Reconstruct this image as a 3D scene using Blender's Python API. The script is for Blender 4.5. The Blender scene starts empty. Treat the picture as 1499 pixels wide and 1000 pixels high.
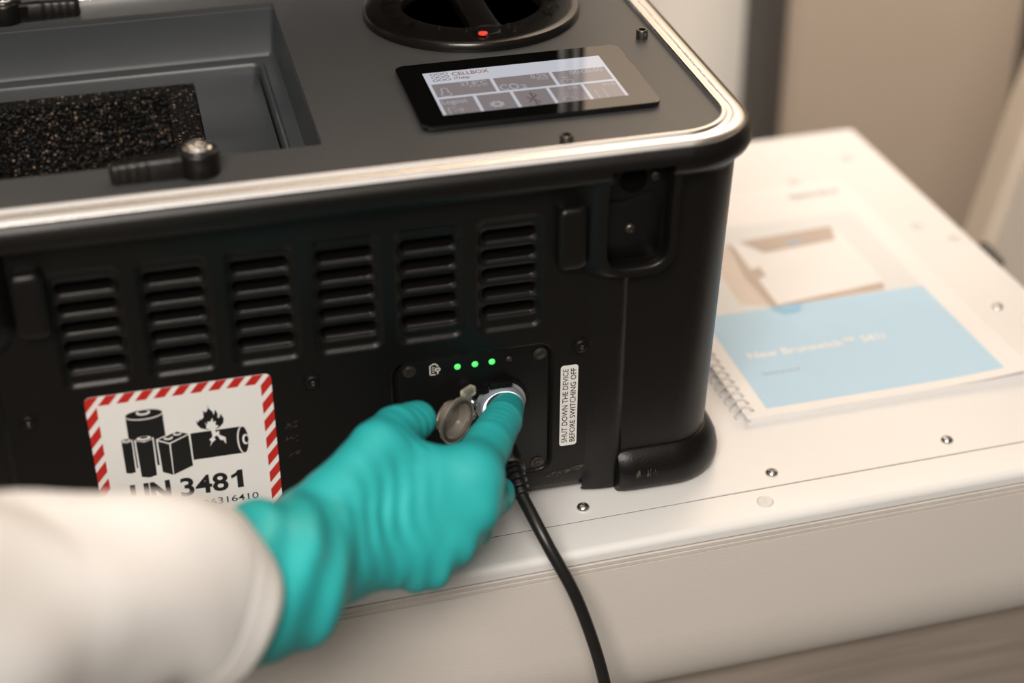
import bpy, bmesh, math, random
import numpy as np
from mathutils import Vector, Matrix, geometry
random.seed(4)
sc = bpy.context.scene
COL = sc.collection
PI = math.pi

# ------------------------------------------------------------------ camera, world, lights, exposure
cam_d = bpy.data.cameras.new('camera'); cam = bpy.data.objects.new('camera', cam_d); COL.objects.link(cam)
R_ = Vector((0.971609595, -0.236288757, -0.011933889)); U_ = Vector((0.133021546, 0.503873985, 0.853473067)); F_ = Vector((0.195652914, 0.830830086, -0.521000294))
cm = Matrix((R_, U_, -F_)).transposed().to_4x4(); cm.translation = Vector((0, -0.790057393, 0.617460195))
cam.matrix_world = cm
cam_d.sensor_width = 36; cam_d.lens = 2500.68 / 1499 * 36; cam_d.clip_start = 0.02
cam_d.dof.use_dof = True; cam_d.dof.focus_distance = 1.0; cam_d.dof.aperture_fstop = 3.0
sc.camera = cam
w = bpy.data.worlds.new('world'); sc.world = w; w.use_nodes = True
w.node_tree.nodes['Background'].inputs[0].default_value = (1.0, 0.86, 0.73, 1); w.node_tree.nodes['Background'].inputs[1].default_value = 0.12
def area(name, loc, aim, size, power, col=(1, 0.912, 0.825), sy=None):
    l = bpy.data.lights.new(name, 'AREA'); l.energy = power; l.color = col; l.size = size
    if sy: l.shape = 'RECTANGLE'; l.size_y = sy
    o = bpy.data.objects.new(name, l); COL.objects.link(o); o.location = loc
    o.rotation_euler = (Vector(aim) - Vector(loc)).to_track_quat('-Z', 'Y').to_euler(); return o
area('ceiling_lamp', (-0.2, -0.5, 2.2), (-0.2, -0.5, 0), 2.6, 18, sy=2.2)
area('ceiling_lamp', (-0.40, -1.50, 1.50), (0.1, 0.0, 0.0), 0.8, 52, sy=0.6)
area('wall_fill_light', (0.9, 0.42, 1.30), (0.9, 0.95, 1.18), 0.7, 36, sy=0.3)  # added fill, no such fixture; brightens the back wall and its reflection
sc.view_settings.view_transform = 'Standard'; sc.view_settings.look = 'None'; sc.view_settings.gamma = 1
sc.view_settings.use_curve_mapping = False; sc.view_settings.exposure = -0.17

# ------------------------------------------------------------------ materials
def mat(name, col, rough=0.5, metal=0, var=0.06, nscale=40, bump=0.0, bscale=300, emit=None, estr=0, spec=0.5, trans=0, coat=0, aniso=None):
    m = bpy.data.materials.new(name); m.use_nodes = True; nt = m.node_tree; b = nt.nodes['Principled BSDF']
    tc = nt.nodes.new('ShaderNodeTexCoord')
    b.inputs['Roughness'].default_value = rough; b.inputs['Metallic'].default_value = metal
    b.inputs['Specular IOR Level'].default_value = spec; b.inputs['Transmission Weight'].default_value = trans
    b.inputs['Coat Weight'].default_value = coat
    src = tc.outputs['Object']
    if aniso:
        mp = nt.nodes.new('ShaderNodeMapping'); mp.inputs['Scale'].default_value = aniso; nt.links.new(src, mp.inputs[0]); src = mp.outputs[0]
    n = nt.nodes.new('ShaderNodeTexNoise'); n.inputs['Scale'].default_value = nscale; n.inputs['Detail'].default_value = 4
    nt.links.new(src, n.inputs['Vector'])
    r = nt.nodes.new('ShaderNodeValToRGB')
    r.color_ramp.elements[0].color = (*[c * (1 - var) for c in col], 1); r.color_ramp.elements[1].color = (*[min(1, c * (1 + var)) for c in col], 1)
    r.color_ramp.elements[0].position = 0.3; r.color_ramp.elements[1].position = 0.7
    nt.links.new(n.outputs['Fac'], r.inputs['Fac']); nt.links.new(r.outputs['Color'], b.inputs['Base Color'])
    if bump:
        n2 = nt.nodes.new('ShaderNodeTexNoise'); n2.inputs['Scale'].default_value = bscale; n2.inputs['Detail'].default_value = 3
        nt.links.new(src, n2.inputs['Vector'])
        bp = nt.nodes.new('ShaderNodeBump'); bp.inputs['Strength'].default_value = bump; bp.inputs['Distance'].default_value = 0.001
        nt.links.new(n2.outputs['Fac'], bp.inputs['Height']); nt.links.new(bp.outputs['Normal'], b.inputs['Normal'])
    if emit:
        b.inputs['Emission Color'].default_value = (*emit, 1); b.inputs['Emission Strength'].default_value = estr
    return m
M = dict(
    plastic=mat('black_plastic', (0.0038, 0.0033, 0.0030), 0.36, spec=0.34, bump=0.12, bscale=900),
    plate=mat('black_plate', (0.0035, 0.0033, 0.0032), 0.36, spec=0.3, bump=0.08, bscale=1500),
    pit=mat('black_inside', (0.002, 0.002, 0.002), 0.9, spec=0.05),
    gloss=mat('black_hatch_plastic', (0.005, 0.0045, 0.004), 0.24, spec=0.4, bump=0.05, bscale=500),
    bezel=mat('black_glass', (0.003, 0.003, 0.003), 0.03, spec=0.9),
    panel=mat('grey_painted_panel', (0.048, 0.050, 0.051), 0.46, bump=0.10, bscale=2500, var=0.05),
    tray=mat('grey_tray', (0.040, 0.045, 0.050), 0.38, bump=0.05, bscale=1500),
    alu=mat('brushed_aluminium', (0.86, 0.85, 0.84), 0.26, 1.0, var=0.03),
    steel=mat('steel_screw', (0.75, 0.74, 0.72), 0.22, 1.0),
    dark=mat('dark_steel', (0.10, 0.09, 0.08), 0.35, 0.9),
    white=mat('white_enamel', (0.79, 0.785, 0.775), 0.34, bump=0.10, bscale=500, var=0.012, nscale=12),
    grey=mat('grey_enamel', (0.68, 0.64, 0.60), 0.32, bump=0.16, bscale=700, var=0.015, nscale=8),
    brushed=mat('brushed_steel', (0.52, 0.45, 0.39), 0.42, 0.55, var=0.12, nscale=120, aniso=(0.08, 1, 1)),
    plug=mat('painted_plug', (0.70, 0.68, 0.655), 0.4), gasket=mat('grey_gasket', (0.62, 0.58, 0.54), 0.5),
    groove=mat('dark_groove', (0.06, 0.05, 0.045), 0.7),
    paper=mat('white_paper', (0.84, 0.83, 0.82), 0.5, var=0.01),
    sticker=mat('white_sticker', (0.80, 0.79, 0.775), 0.42, var=0.01),
    black=mat('black_ink', (0.006, 0.006, 0.006), 0.45),
    red=mat('red_ink', (0.50, 0.018, 0.012), 0.45, var=0.04),
    print_white=mat('white_print', (0.70, 0.67, 0.62), 0.5),
    red_dot=mat('red_plastic_dot', (0.90, 0.07, 0.035), 0.4),
    led=mat('green_lamp', (0.05, 0.5, 0.1), 0.3, emit=(0.10, 0.80, 0.17), estr=1.0),
    led_off=mat('unlit_lamp', (0.025, 0.022, 0.022), 0.35),
    ring=mat('white_ring_lamp', (0.8, 0.85, 0.95), 0.3, emit=(0.86, 0.92, 1.0), estr=2.2),
    btn=mat('grey_button', (0.28, 0.31, 0.34), 0.30, 0.25),
    btnface=mat('button_face', (0.10, 0.13, 0.15), 0.25, 0.4),
    clear=mat('clear_plastic', (0.80, 0.73, 0.64), 0.10, trans=0.84, var=0.04),
    glove=mat('turquoise_nitrile', (0.026, 0.43, 0.435), 0.46, spec=0.4, bump=0.10, bscale=900, var=0.05, nscale=60),
    coat=mat('white_cotton', (0.88, 0.865, 0.85), 0.9, bump=0.25, bscale=1800, var=0.015),
    skin=mat('skin', (0.55, 0.35, 0.26), 0.55),
    rubber=mat('black_rubber_cord', (0.010, 0.010, 0.010), 0.36, bump=0.05),
    beige=mat('beige_panel', (0.46, 0.385, 0.315), 0.5, var=0.02, nscale=3),
    cream=mat('cream_wall', (0.90, 0.86, 0.80), 0.6, var=0.01, nscale=3),
    post=mat('dark_grey_post', (0.055, 0.050, 0.045), 0.5),
    warm=mat('warm_white_enamel', (0.70, 0.62, 0.53), 0.4, var=0.01),
    floor=mat('grey_floor', (0.20, 0.19, 0.175), 0.6),
    window=mat('dark_glass', (0.006, 0.006, 0.007), 0.1),
    scr_bg=mat('screen_light', (0.012, 0.012, 0.012), 0.05, emit=(0.66, 0.67, 0.74), estr=0.85, spec=0.8),
    scr_tile=mat('screen_tile', (0.012, 0.012, 0.012), 0.05, emit=(0.27, 0.23, 0.235), estr=0.85, spec=0.8),
    scr_text=mat('screen_text', (0.012, 0.012, 0.012), 0.05, emit=(0.46, 0.45, 0.49), estr=0.85, spec=0.8),
    scr_dark=mat('screen_dark', (0.012, 0.012, 0.012), 0.05, emit=(0.15, 0.115, 0.11), estr=0.85, spec=0.8),
    scr_red=mat('screen_red', (0.012, 0.012, 0.012), 0.05, emit=(0.33, 0.17, 0.15), estr=0.85, spec=0.8),
    blue=mat('light_blue_print', (0.45, 0.67, 0.85), 0.45, var=0.01),
    blue2=mat('mid_blue_print', (0.28, 0.56, 0.80), 0.45, var=0.02),
    ice=mat('pale_blue_print', (0.74, 0.76, 0.76), 0.45, var=0.01),
    scuff=mat('pale_scuff', (0.16, 0.12, 0.09), 0.7), tan=mat('tan_print', (0.52, 0.43, 0.37), 0.45),
    tan2=mat('light_tan_print', (0.70, 0.61, 0.54), 0.45),
    print_grey=mat('grey_print', (0.30, 0.30, 0.31), 0.5),
    wire=mat('white_wire_coil', (0.70, 0.67, 0.64), 0.3), upper=mat('brightened_upper_wall', (0.66, 0.55, 0.44), 0.6, var=0.01),
)
def foam_mat():
    m = bpy.data.materials.new('open_cell_foam'); m.use_nodes = True; nt = m.node_tree; b = nt.nodes['Principled BSDF']
    tc = nt.nodes.new('ShaderNodeTexCoord'); v = nt.nodes.new('ShaderNodeTexVoronoi'); v.inputs['Scale'].default_value = 430
    nt.links.new(tc.outputs['Object'], v.inputs['Vector']); sp = nt.nodes.new('ShaderNodeSeparateColor'); nt.links.new(v.outputs['Color'], sp.inputs[0])
    r = nt.nodes.new('ShaderNodeValToRGB'); r.color_ramp.elements[0].color = (0.006, 0.005, 0.004, 1); r.color_ramp.elements[1].color = (0.26, 0.185, 0.135, 1)
    r.color_ramp.elements[0].position = 0.76; r.color_ramp.elements[1].position = 1.0
    nt.links.new(sp.outputs[0], r.inputs['Fac'])
    mx = nt.nodes.new('ShaderNodeMapRange'); mx.inputs['From Min'].default_value = 0.15; mx.inputs['From Max'].default_value = 0.55; mx.inputs['To Min'].default_value = 1; mx.inputs['To Max'].default_value = 0
    nt.links.new(v.outputs['Distance'], mx.inputs['Value'])
    mu = nt.nodes.new('ShaderNodeMix'); mu.data_type = 'RGBA'; mu.inputs[6].default_value = (0.004, 0.0035, 0.003, 1)
    nt.links.new(mx.outputs[0], mu.inputs[0]); nt.links.new(r.outputs['Color'], mu.inputs[7]); nt.links.new(mu.outputs[2], b.inputs['Base Color'])
    bp = nt.nodes.new('ShaderNodeBump'); bp.inputs['Strength'].default_value = 0.6; bp.inputs['Distance'].default_value = 0.001
    nt.links.new(mx.outputs[0], bp.inputs['Height']); nt.links.new(bp.outputs['Normal'], b.inputs['Normal']); b.inputs['Roughness'].default_value = 0.5; b.inputs['Specular IOR Level'].default_value = 0.2
    return m
M['foam'] = foam_mat()

# ------------------------------------------------------------------ mesh helpers
def obj(name, vf, m, parent=None, smooth=35, loc=None):
    verts, faces = vf
    me = bpy.data.meshes.new(name); me.from_pydata([tuple(map(float, v)) for v in verts], [], [tuple(f) for f in faces]); me.validate(); me.update()
    bm = bmesh.new(); bm.from_mesh(me); bmesh.ops.recalc_face_normals(bm, faces=bm.faces); bm.to_mesh(me); bm.free()
    if smooth:
        for p in me.polygons: p.use_smooth = True
        me.set_sharp_from_angle(angle=math.radians(smooth))
    me.materials.append(M[m])
    o = bpy.data.objects.new(name, me); COL.objects.link(o)
    if parent: o.parent = parent
    if loc: o.location = loc
    return o
def empty(name, label, cat, group=None, loc=(0, 0, 0)):
    o = bpy.data.objects.new(name, None); COL.objects.link(o); o.location = loc; o.empty_display_size = 0.02
    o['label'] = label; o['category'] = cat
    if group: o['group'] = group
    return o
def structure(name, vf, m, smooth=35):
    o = obj(name, vf, m, None, smooth); o['kind'] = 'structure'; return o
def join(*parts):
    V, F = [], []
    for v, f in parts:
        k = len(V); V += list(v); F += [tuple(i + k for i in q) for q in f]
    return V, F
def xf(vf, fn): return [fn(*v) for v in vf[0]], vf[1]
def rr(x0, x1, y0, y1, r, n=6):
    P = []
    for cx, cy, a in ((x1 - r, y0 + r, -PI / 2), (x1 - r, y1 - r, 0), (x0 + r, y1 - r, PI / 2), (x0 + r, y0 + r, PI)):
        for k in range(n + 1):
            t = a + PI / 2 * k / n; P.append((cx + r * math.cos(t), cy + r * math.sin(t)))
    return P
def loft(rings, cap0=True, cap1=True, closed=True):
    n = len(rings[0]); V = [p for r in rings for p in r]; F = []
    for i in range(len(rings) - 1):
        for j in range(n if closed else n - 1):
            k = (j + 1) % n; F.append((i * n + j, i * n + k, (i + 1) * n + k, (i + 1) * n + j))
    if cap0: F.append(tuple(range(n))[::-1])
    if cap1: F.append(tuple((len(rings) - 1) * n + j for j in range(n)))
    return V, F
def tess(loops):
    flat = [p for l in loops for p in l]
    t = geometry.tessellate_polygon([[Vector((p[0], p[1], 0)) for p in l] for l in loops])
    return [(p[0], p[1], 0) for p in flat], [tuple(q) for q in t]
def prism(o2, z0, z1, b=0.0, steps=2):
    """outline prism along z, top edge rounded by b (scaled inward towards the centroid normal)"""
    n = len(o2); rings = [[(p[0], p[1], z0) for p in o2]]
    def inset(d):
        out = []
        for i in range(n):
            a, c, e = Vector(o2[i - 1]), Vector(o2[i]), Vector(o2[(i + 1) % n])
            t = (e - a); t.normalize(); out.append((c.x - t.y * d, c.y + t.x * d))
        return out
    if b:
        for k in range(steps + 1):
            a = PI / 2 * k / steps; q = inset(b * (1 - math.cos(a)))
            rings.append([(p[0], p[1], z1 - b + b * math.sin(a)) for p in q])
    else: rings.append([(p[0], p[1], z1) for p in o2])
    return loft(rings)
def box(x0, x1, y0, y1, z0, z1, b=0.0):
    if not b:
        V = [(x, y, z) for x in (x0, x1) for y in (y0, y1) for z in (z0, z1)]
        return V, [(0, 1, 3, 2), (4, 6, 7, 5), (0, 4, 5, 1), (2, 3, 7, 6), (0, 2, 6, 4), (1, 5, 7, 3)]
    bm = bmesh.new(); v, f = box(x0, x1, y0, y1, z0, z1); bv = [bm.verts.new(p) for p in v]
    for q in f: bm.faces.new([bv[i] for i in q])
    bmesh.ops.recalc_face_normals(bm, faces=bm.faces)
    bmesh.ops.bevel(bm, geom=bm.edges[:], offset=b, segments=2, affect='EDGES', profile=0.6)
    bm.verts.index_update(); out = [tuple(p.co) for p in bm.verts], [tuple(q.index for q in fc.verts) for fc in bm.faces]; bm.free(); return out
def lathe(prof, n=40, cap0=True, cap1=True):
    return loft([[(r * math.cos(2 * PI * k / n), r * math.sin(2 * PI * k / n), z) for k in range(n)] for r, z in prof], cap0, cap1)
def disc(c, a, b=None, n=40, rot=0):
    b = b or a; return [(c[0] + a * math.cos(t) * math.cos(rot) - b * math.sin(t) * math.sin(rot), c[1] + a * math.cos(t) * math.sin(rot) + b * math.sin(t) * math.cos(rot)) for t in (2 * PI * k / n for k in range(n))]
def spline(P, n=8):
    P = [Vector(p) for p in P]; Q = [P[0] * 2 - P[1]] + P + [P[-1] * 2 - P[-2]]; out = []
    for i in range(1, len(Q) - 2):
        a, b, c, d = Q[i - 1:i + 3]
        for k in range(n):
            t = k / n; out.append(0.5 * (2 * b + (c - a) * t + (2 * a - 5 * b + 4 * c - d) * t * t + (3 * b - a - 3 * c + d) * t ** 3))
    return out + [P[-1]]
def tube(P, r, n=12, up=(0, 0, 1)):
    P = [Vector(p) for p in P]; rings = []; u = None
    for i, p in enumerate(P):
        t = (P[min(i + 1, len(P) - 1)] - P[max(i - 1, 0)]).normalized()
        if u is None:
            u = Vector(up).cross(t)
            if u.length < 1e-3: u = Vector((1, 0, 0)).cross(t)
        u = (u - t * u.dot(t)).normalized(); v = t.cross(u); ri = r[i] if isinstance(r, (list, tuple)) else r
        rings.append([tuple(p + (u * math.cos(2 * PI * k / n) + v * math.sin(2 * PI * k / n)) * ri) for k in range(n)])
    return loft(rings)
def text(body, size=1.0, bold=0.0, sx=1.0, shear=0.0, align='LEFT', space=1.0, fit=None):
    """flat lettering as verts/faces in xy; fit=(width) rescales x so that the text has that width"""
    c = bpy.data.curves.new('t', 'FONT'); c.body = body; c.size = size; c.offset = bold; c.shear = shear; c.space_character = space; c.resolution_u = 3; c.align_x = align
    o = bpy.data.objects.new('t', c); COL.objects.link(o); dg = bpy.context.evaluated_depsgraph_get()
    me = o.evaluated_get(dg).to_mesh(); V = [tuple(v.co) for v in me.vertices]; F = [tuple(p.vertices) for p in me.polygons]
    o.evaluated_get(dg).to_mesh_clear(); bpy.data.objects.remove(o); bpy.data.curves.remove(c)
    if fit:
        x0 = min(v[0] for v in V); x1 = max(v[0] for v in V); sx = fit / (x1 - x0); V = [((v[0] - x0), v[1], v[2]) for v in V]
    return [(v[0] * sx, v[1], v[2]) for v in V], F
def clip(poly, inside_poly):
    out = list(poly); n = len(inside_poly)
    for i in range(n):
        a, b = inside_poly[i], inside_poly[(i + 1) % n]; src = out; out = []
        sd = lambda p: (b[0] - a[0]) * (p[1] - a[1]) - (b[1] - a[1]) * (p[0] - a[0])
        for k in range(len(src)):
            p, q = src[k - 1], src[k]; dp, dq = sd(p), sd(q)
            if (dp >= 0) != (dq >= 0):
                t = dp / (dp - dq); out.append((p[0] + (q[0] - p[0]) * t, p[1] + (q[1] - p[1]) * t))
            if dq >= 0: out.append(q)
        if len(out) < 3: return []
    return out
def stroke(P, wd, closed=False):
    P = [Vector(p) for p in P]; V, F = [], []; n = len(P)
    for i, p in enumerate(P):
        a = P[i - 1] if (i or closed) else P[i]; c = P[(i + 1) % n] if (i < n - 1 or closed) else P[i]
        t = (c - a).normalized(); V += [(p.x - t.y * wd / 2, p.y + t.x * wd / 2, 0), (p.x + t.y * wd / 2, p.y - t.x * wd / 2, 0)]
    for i in range(n if closed else n - 1):
        j = (i + 1) % n; F.append((2 * i, 2 * i + 1, 2 * j + 1, 2 * j))
    return V, F

# ------------------------------------------------------------------ setting
structure('floor', box(-3, 3.2, -2.5, 1.6, -0.96, -0.90), 'floor')
structure('wall_back', box(0.70, 1.022, 0.92, 1.0, -0.90, 1.9), 'beige')
structure('door_1', box(-3, 0.69, 0.92, 1.0, -0.90, 0.10), 'cream')
structure('gap_shade', box(1.022, 1.11, 0.91, 1.0, -0.90, 1.9), 'post')  # dark strip painting the shade of the gap beside the beige wall
structure('wall_right', box(1.11, 3.2, 0.92, 1.0, -0.90, 1.9), 'beige')
structure('trim_1', box(0.676, 0.703, 0.86, 0.93, -0.90, 0.098, 0.004), 'post')
structure('wall_upper', box(-3, 3.2, 0.90, 0.918, 0.10, 1.9), 'upper')  # unseen wall, its colour lightened so it mirrors brighter in the display

# ------------------------------------------------------------------ incubator the case stands on (table frame turned by TY)
TY = 0.03055; ct, st = math.cos(TY), math.sin(TY)
inc = empty('laboratory_incubator', 'large white laboratory incubator with screws in its top, carrying the black case', 'incubator')
inc.rotation_euler = (0, 0, TY)
U1, V0, V1, SEAM = 0.616, -0.049, 0.448, -0.0206
UL = -0.75
def toploop():
    o = rr(UL, U1, SEAM + 0.0007, V1, 0.005, 4); rings = []
    for i, z in ((0.0, -0.03), (0.0, -0.003), (0.0009, -0.0009), (0.003, 0.0), (0.004, 0.0)):
        rings.append([(p[0] + (i if p[0] < 0 else -i), p[1] + (i if p[1] < 0.2 else -i) * (0.02 if p[1] < 0 else 1), z) for p in o])
    return loft(rings)
obj('top_panel', toploop(), 'white', inc)
prof = [(SEAM - 0.0007, -0.03), (SEAM - 0.0007, 0.0), (-0.0226, 0.0), (-0.0447, 0.0), (-0.0453, -0.0001), (-0.0473, -0.0006), (-0.0487, -0.0018), (-0.0493, -0.0034), (-0.0494, -0.0042), (-0.0494, -0.0050), (-0.0494, -0.0082), (-0.043, -0.0084), (-0.043, -0.03)]
def extr(prof, u0, u1):
    return loft([[(u, v, z) for v, z in prof] for u in (u0, u1)])
obj('front_strip', extr(prof, UL, U1 + 0.004), 'white', inc)
obj('seal_strip', extr([(-0.040, -0.0096), (-0.0490, -0.0096), (-0.0496, -0.0102), (-0.0496, -0.0124), (-0.0490, -0.0129), (-0.0486, -0.0133), (-0.0494, -0.0138), (-0.0494, -0.0158), (-0.040, -0.0158)], UL, U1 + 0.004), 'gasket', inc)
obj('seam_shade_strip', box(UL + 0.002, U1 - 0.002, SEAM - 0.0007, SEAM + 0.0007, -0.010, -0.0007), 'groove', inc)  # dark strip added so the open seam reads as shaded
obj('groove_shade_sheet', box(UL, U1, -0.0474, -0.018, -0.030, -0.004), 'groove', inc)  # dark sheet giving the gap under the front strip its shade by colour
pr = [(-0.03, -0.0164), (-0.0498, -0.0164), (-0.0498, -0.0170), (-0.0498, -0.0765), (-0.0498, -0.0775)]
for k in range(1, 11):
    a = PI / 2 * k / 10; pr.append((-0.0498 + 0.022 * (1 - math.cos(a)), -0.078 - 0.050 * math.sin(a)))
pr += [(0.0, -0.128), (0.0, -0.0155)]
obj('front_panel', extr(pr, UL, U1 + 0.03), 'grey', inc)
obj('lower_body', box(UL, U1 - 0.01, -0.020, V1 - 0.02, -0.896, -0.126, 0.004), 'brushed', inc)
obj('upper_body', box(UL + 0.01, U1 - 0.004, 0.0, V1 - 0.006, -0.125, -0.028), 'white', inc)
def pan_screw():
    head = lathe([(0.0, 0.0018), (0.0008, 0.0010), (0.0012, 0.0016), (0.0014, 0.0029), (0.0026, 0.0025), (0.0036, 0.0017), (0.0041, 0.0006), (0.0041, 0.0), (0.0046, -0.0001)], 24, False, False)
    return head
def table_pt(x, y): return (x * ct + y * st, -x * st + y * ct)
first = None
for x, y in ((0.2278, -0.002), (0.3493, 0.0027), (0.4685, 0.008), (0.5773, 0.1517), (0.108, -0.006), (-0.012, -0.010)):
    u, v = table_pt(x, y)
    if first is None: first = obj('screw', pan_screw(), 'steel', inc, 50, (u, v, 0.0)); s = first
    else: s = first.copy(); COL.objects.link(s); s.location = (u, v, 0.0)
def plug():
    return join(lathe([(0.0052, 0.0), (0.0052, 0.0006), (0.0047, 0.0009), (0.0044, 0.0004), (0.0041, 0.0009), (0.0, 0.0009)], 28, False, False), box(-0.0030, 0.0030, -0.0004, 0.0004, 0.0008, 0.00125))
first = None
for x, y in ((0.335, -0.0236), (0.576, 0.2802), (0.5949, 0.2554), (0.5726, 0.4087), (0.5134, 0.3778)):
    u, v = table_pt(x, y)
    if first is None: first = obj('cover_plug', plug(), 'plug', inc, 40, (u, v, 0.0)); first['label'] = 'painted cover plug with a slot'; s = first; s.rotation_euler = (0, 0, 1.3)
    else: s = first.copy(); COL.objects.link(s); s.location = (u, v, 0.0)

# ------------------------------------------------------------------ white machine with slanted side behind on the right
mac = empty('slanted_machine', 'warm white machine with a slanting side wall standing behind the incubator', 'machine')
def sl(x0, z0, k=0.216): return [(x0 + k * (-0.165 - z0), -0.90), (x0 + k * (-0.165 - z0), -0.165), (x0, z0), (x0 + k * (0.045 - z0), 0.045), (x0 + k * (0.40 - z0), 0.40), (1.5, 0.40), (1.5, -0.90)]
fr, bk = sl(0.6765, -0.064), sl(0.7189, -0.1164)
obj('body', loft([[(x, 0.352, z) for x, z in fr], [(x, 0.46, z) for x, z in bk]]), 'warm', mac)
obj('front_door', loft([[(x + 0.003, y, z) for x, z in sl(0.6740, -0.064)] for y in (0.335, 0.3525)]), 'warm', mac)
obj('latch_knob', join(box(0.662, 0.676, 0.312, 0.336, -0.0660, -0.0605, 0.002), box(0.668, 0.675, 0.322, 0.345, -0.070, -0.0590, 0.002)), 'post', mac)

# ------------------------------------------------------------------ transport case
H = 0.235; TD = math.tan(-0.05486)
case = empty('transport_case', 'black moulded portable cell transport case with grey top, standing on the white incubator', 'case')
def FP(x, z, n=0.0): return (x, (z - H) * TD - n, z)
def face_map(vf, n0=0.0): return xf(vf, lambda a, b, c: FP(a, b, n0 + c))     # local (x, z, outwards)
SX0, SX1, SY0, SY1 = -0.1775, 0.3255, -0.0115, 0.3100                           # outer edge of the aluminium rim
RC = 0.043; NC = 10
def outline(o, z, r=RC): return [(x, y, z) for x, y in rr(SX0 - o, SX1 + o, SY0 - o, SY1 + o, max(0.004, r + o), NC)]
def of(z): return -0.0115 + (z - H) * 0.0549
def oR(z): return -0.0037 + (z - 0.235) * 0.033                                   # offset of the side walls, less drawn in than the front
RW = 0.028
def wallline(z, e=0.0): return [(x, y, z) for x, y in rr(SX0 - oR(z) + e, SX1 + oR(z) - e, SY0 - of(z) + e, SY1 + oR(z) - e, RW - e, NC)]
ZB, ZN = 0.018, 0.211
lower = loft([wallline(0.003, 0.007), wallline(0.006, 0.003), wallline(0.011, 0.0008), wallline(ZB)], True, False)
n4 = 4 * (NC + 1)
def open_front(vf): return vf[0], [f for f in vf[1] if len({q % n4 for q in f} - {0, n4 - 1}) > 0]
wall = open_front(loft([wallline(ZB), wallline(ZN)], False, False))               # flat front left open for the moulded face
LIP = [(-0.0040, 0.2180), (0.0008, 0.2192), (0.0030, 0.2213), (0.0042, 0.2248), (0.0042, 0.2290), (0.0032, 0.2325), (0.0010, 0.2346), (-0.002, 0.2346), (-0.004, 0.2330), (-0.010, 0.2320)]
necks = [(0.0, 0.2110), (0.0008, 0.2145), (0.0030, 0.2168)]
upper = open_front(loft([wallline(0.2110), wallline(0.2145, -0.0006), wallline(0.2168, -0.0025)] + [outline(o, z) for o, z in LIP], False, False))
BCX = 0.2505; PKA, PKB = BCX - 0.0125, BCX + 0.0222                               # pocket of the latch bracket, cut up into the lip
def XE(z, o=None):
    if o is None: return SX0 - oR(z) + RW, SX1 + oR(z) - RW
    return SX0 + RC, SX1 - RC
def lip_front():
    full = [(SY0 - of(0.2110), 0.2110, None), (SY0 - of(0.2145) - 0.0006, 0.2145, None), (SY0 - of(0.2168) - 0.0025, 0.2168, None)] + [(SY0 - o, z, o) for o, z in LIP]
    yf = lambda z: (z - H) * TD + 0.0004
    cut = [(yf(0.2110), 0.2110), (yf(0.2180), 0.2180), (yf(0.2262), 0.2262)] + [(SY0 - 0.0042 + 0.0157 * k, 0.2262) for k in (0.75, 0.5, 0.25)] + [(SY0 - 0.0042, 0.2264)] + [(SY0 - o, z) for o, z in LIP[4:]]
    st_x = [None, 0.148 - PKB, 0.148 - PKA, PKA, PKB, None]; V, F = [], []
    def col(x, prof): k = len(V); V.extend([(x, p[0], p[1]) for p in prof]); return list(range(k, k + len(prof)))
    def ends(i): k = len(V); V.extend([(XE(z, o)[i], y, z) for y, z, o in full]); return list(range(k, k + len(full)))
    def strip(a, b): F.extend([(a[i], b[i], b[i + 1], a[i + 1]) for i in range(len(a) - 1)])
    f2 = [(p[0], p[1]) for p in full]
    for a, b, pr in ((None, st_x[1], f2), (st_x[1], st_x[2], cut), (st_x[2], st_x[3], f2), (st_x[3], st_x[4], cut), (st_x[4], None, f2)):
        strip(ends(0) if a is None else col(a, pr), ends(1) if b is None else col(b, pr))
    for x in st_x[1:5]:
        c = [(x, p[0], p[1]) for p in f2[:8]] + [(x, p[0], p[1]) for p in cut[6:0:-1]]
        k = len(V); V.extend(c); F.append(tuple(range(k, k + len(c))))
    return V, F
XA, XB = XE(ZB)
VX0, VPX, VW, VZ0, VPZ = -0.03827, 0.04493, 0.03006, 0.18675, 0.01204
GX, GZ0, GZ1 = 0.0206, 0.1225, 0.2035                                            # half width and z-range of each grille patch
PX0, PX1, PZ0, PZ1 = 0.1165, 0.2135, 0.0135, 0.1175                              # recess of the control plate
xs = [XA]; holes = []
for c in range(6):
    cx = VX0 + c * VPX; holes.append((cx - GX, cx + GX, GZ0, GZ1))
holes.append((PX0, PX1, PZ0 + 0.006, PZ1))
XS = sorted(set([XA, XB] + [h for q in holes for h in q[:2]])); ZS = sorted(set([ZB, ZN] + [h for q in holes for h in q[2:]]))
fv, ff = [], []
for i in range(len(XS) - 1):
    for j in range(len(ZS) - 1):
        mx, mz = (XS[i] + XS[i + 1]) / 2, (ZS[j] + ZS[j + 1]) / 2
        if any(a < mx < b and c < mz < d for a, b, c, d in holes): continue
        k = len(fv); ex = lambda i_, z: XE(z)[0] if i_ == 0 else XE(z)[1] if i_ == len(XS) - 1 else XS[i_]; fv += [FP(ex(i, ZS[j]), ZS[j]), FP(ex(i + 1, ZS[j]), ZS[j]), FP(ex(i + 1, ZS[j + 1]), ZS[j + 1]), FP(ex(i, ZS[j + 1]), ZS[j + 1])]; ff.append((k, k + 1, k + 2, k + 3))
obj('shell', join(lower, wall, upper, (fv, ff)), 'plastic', case, 40)
obj('front_lip', lip_front(), 'plastic', case, 40)
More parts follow.
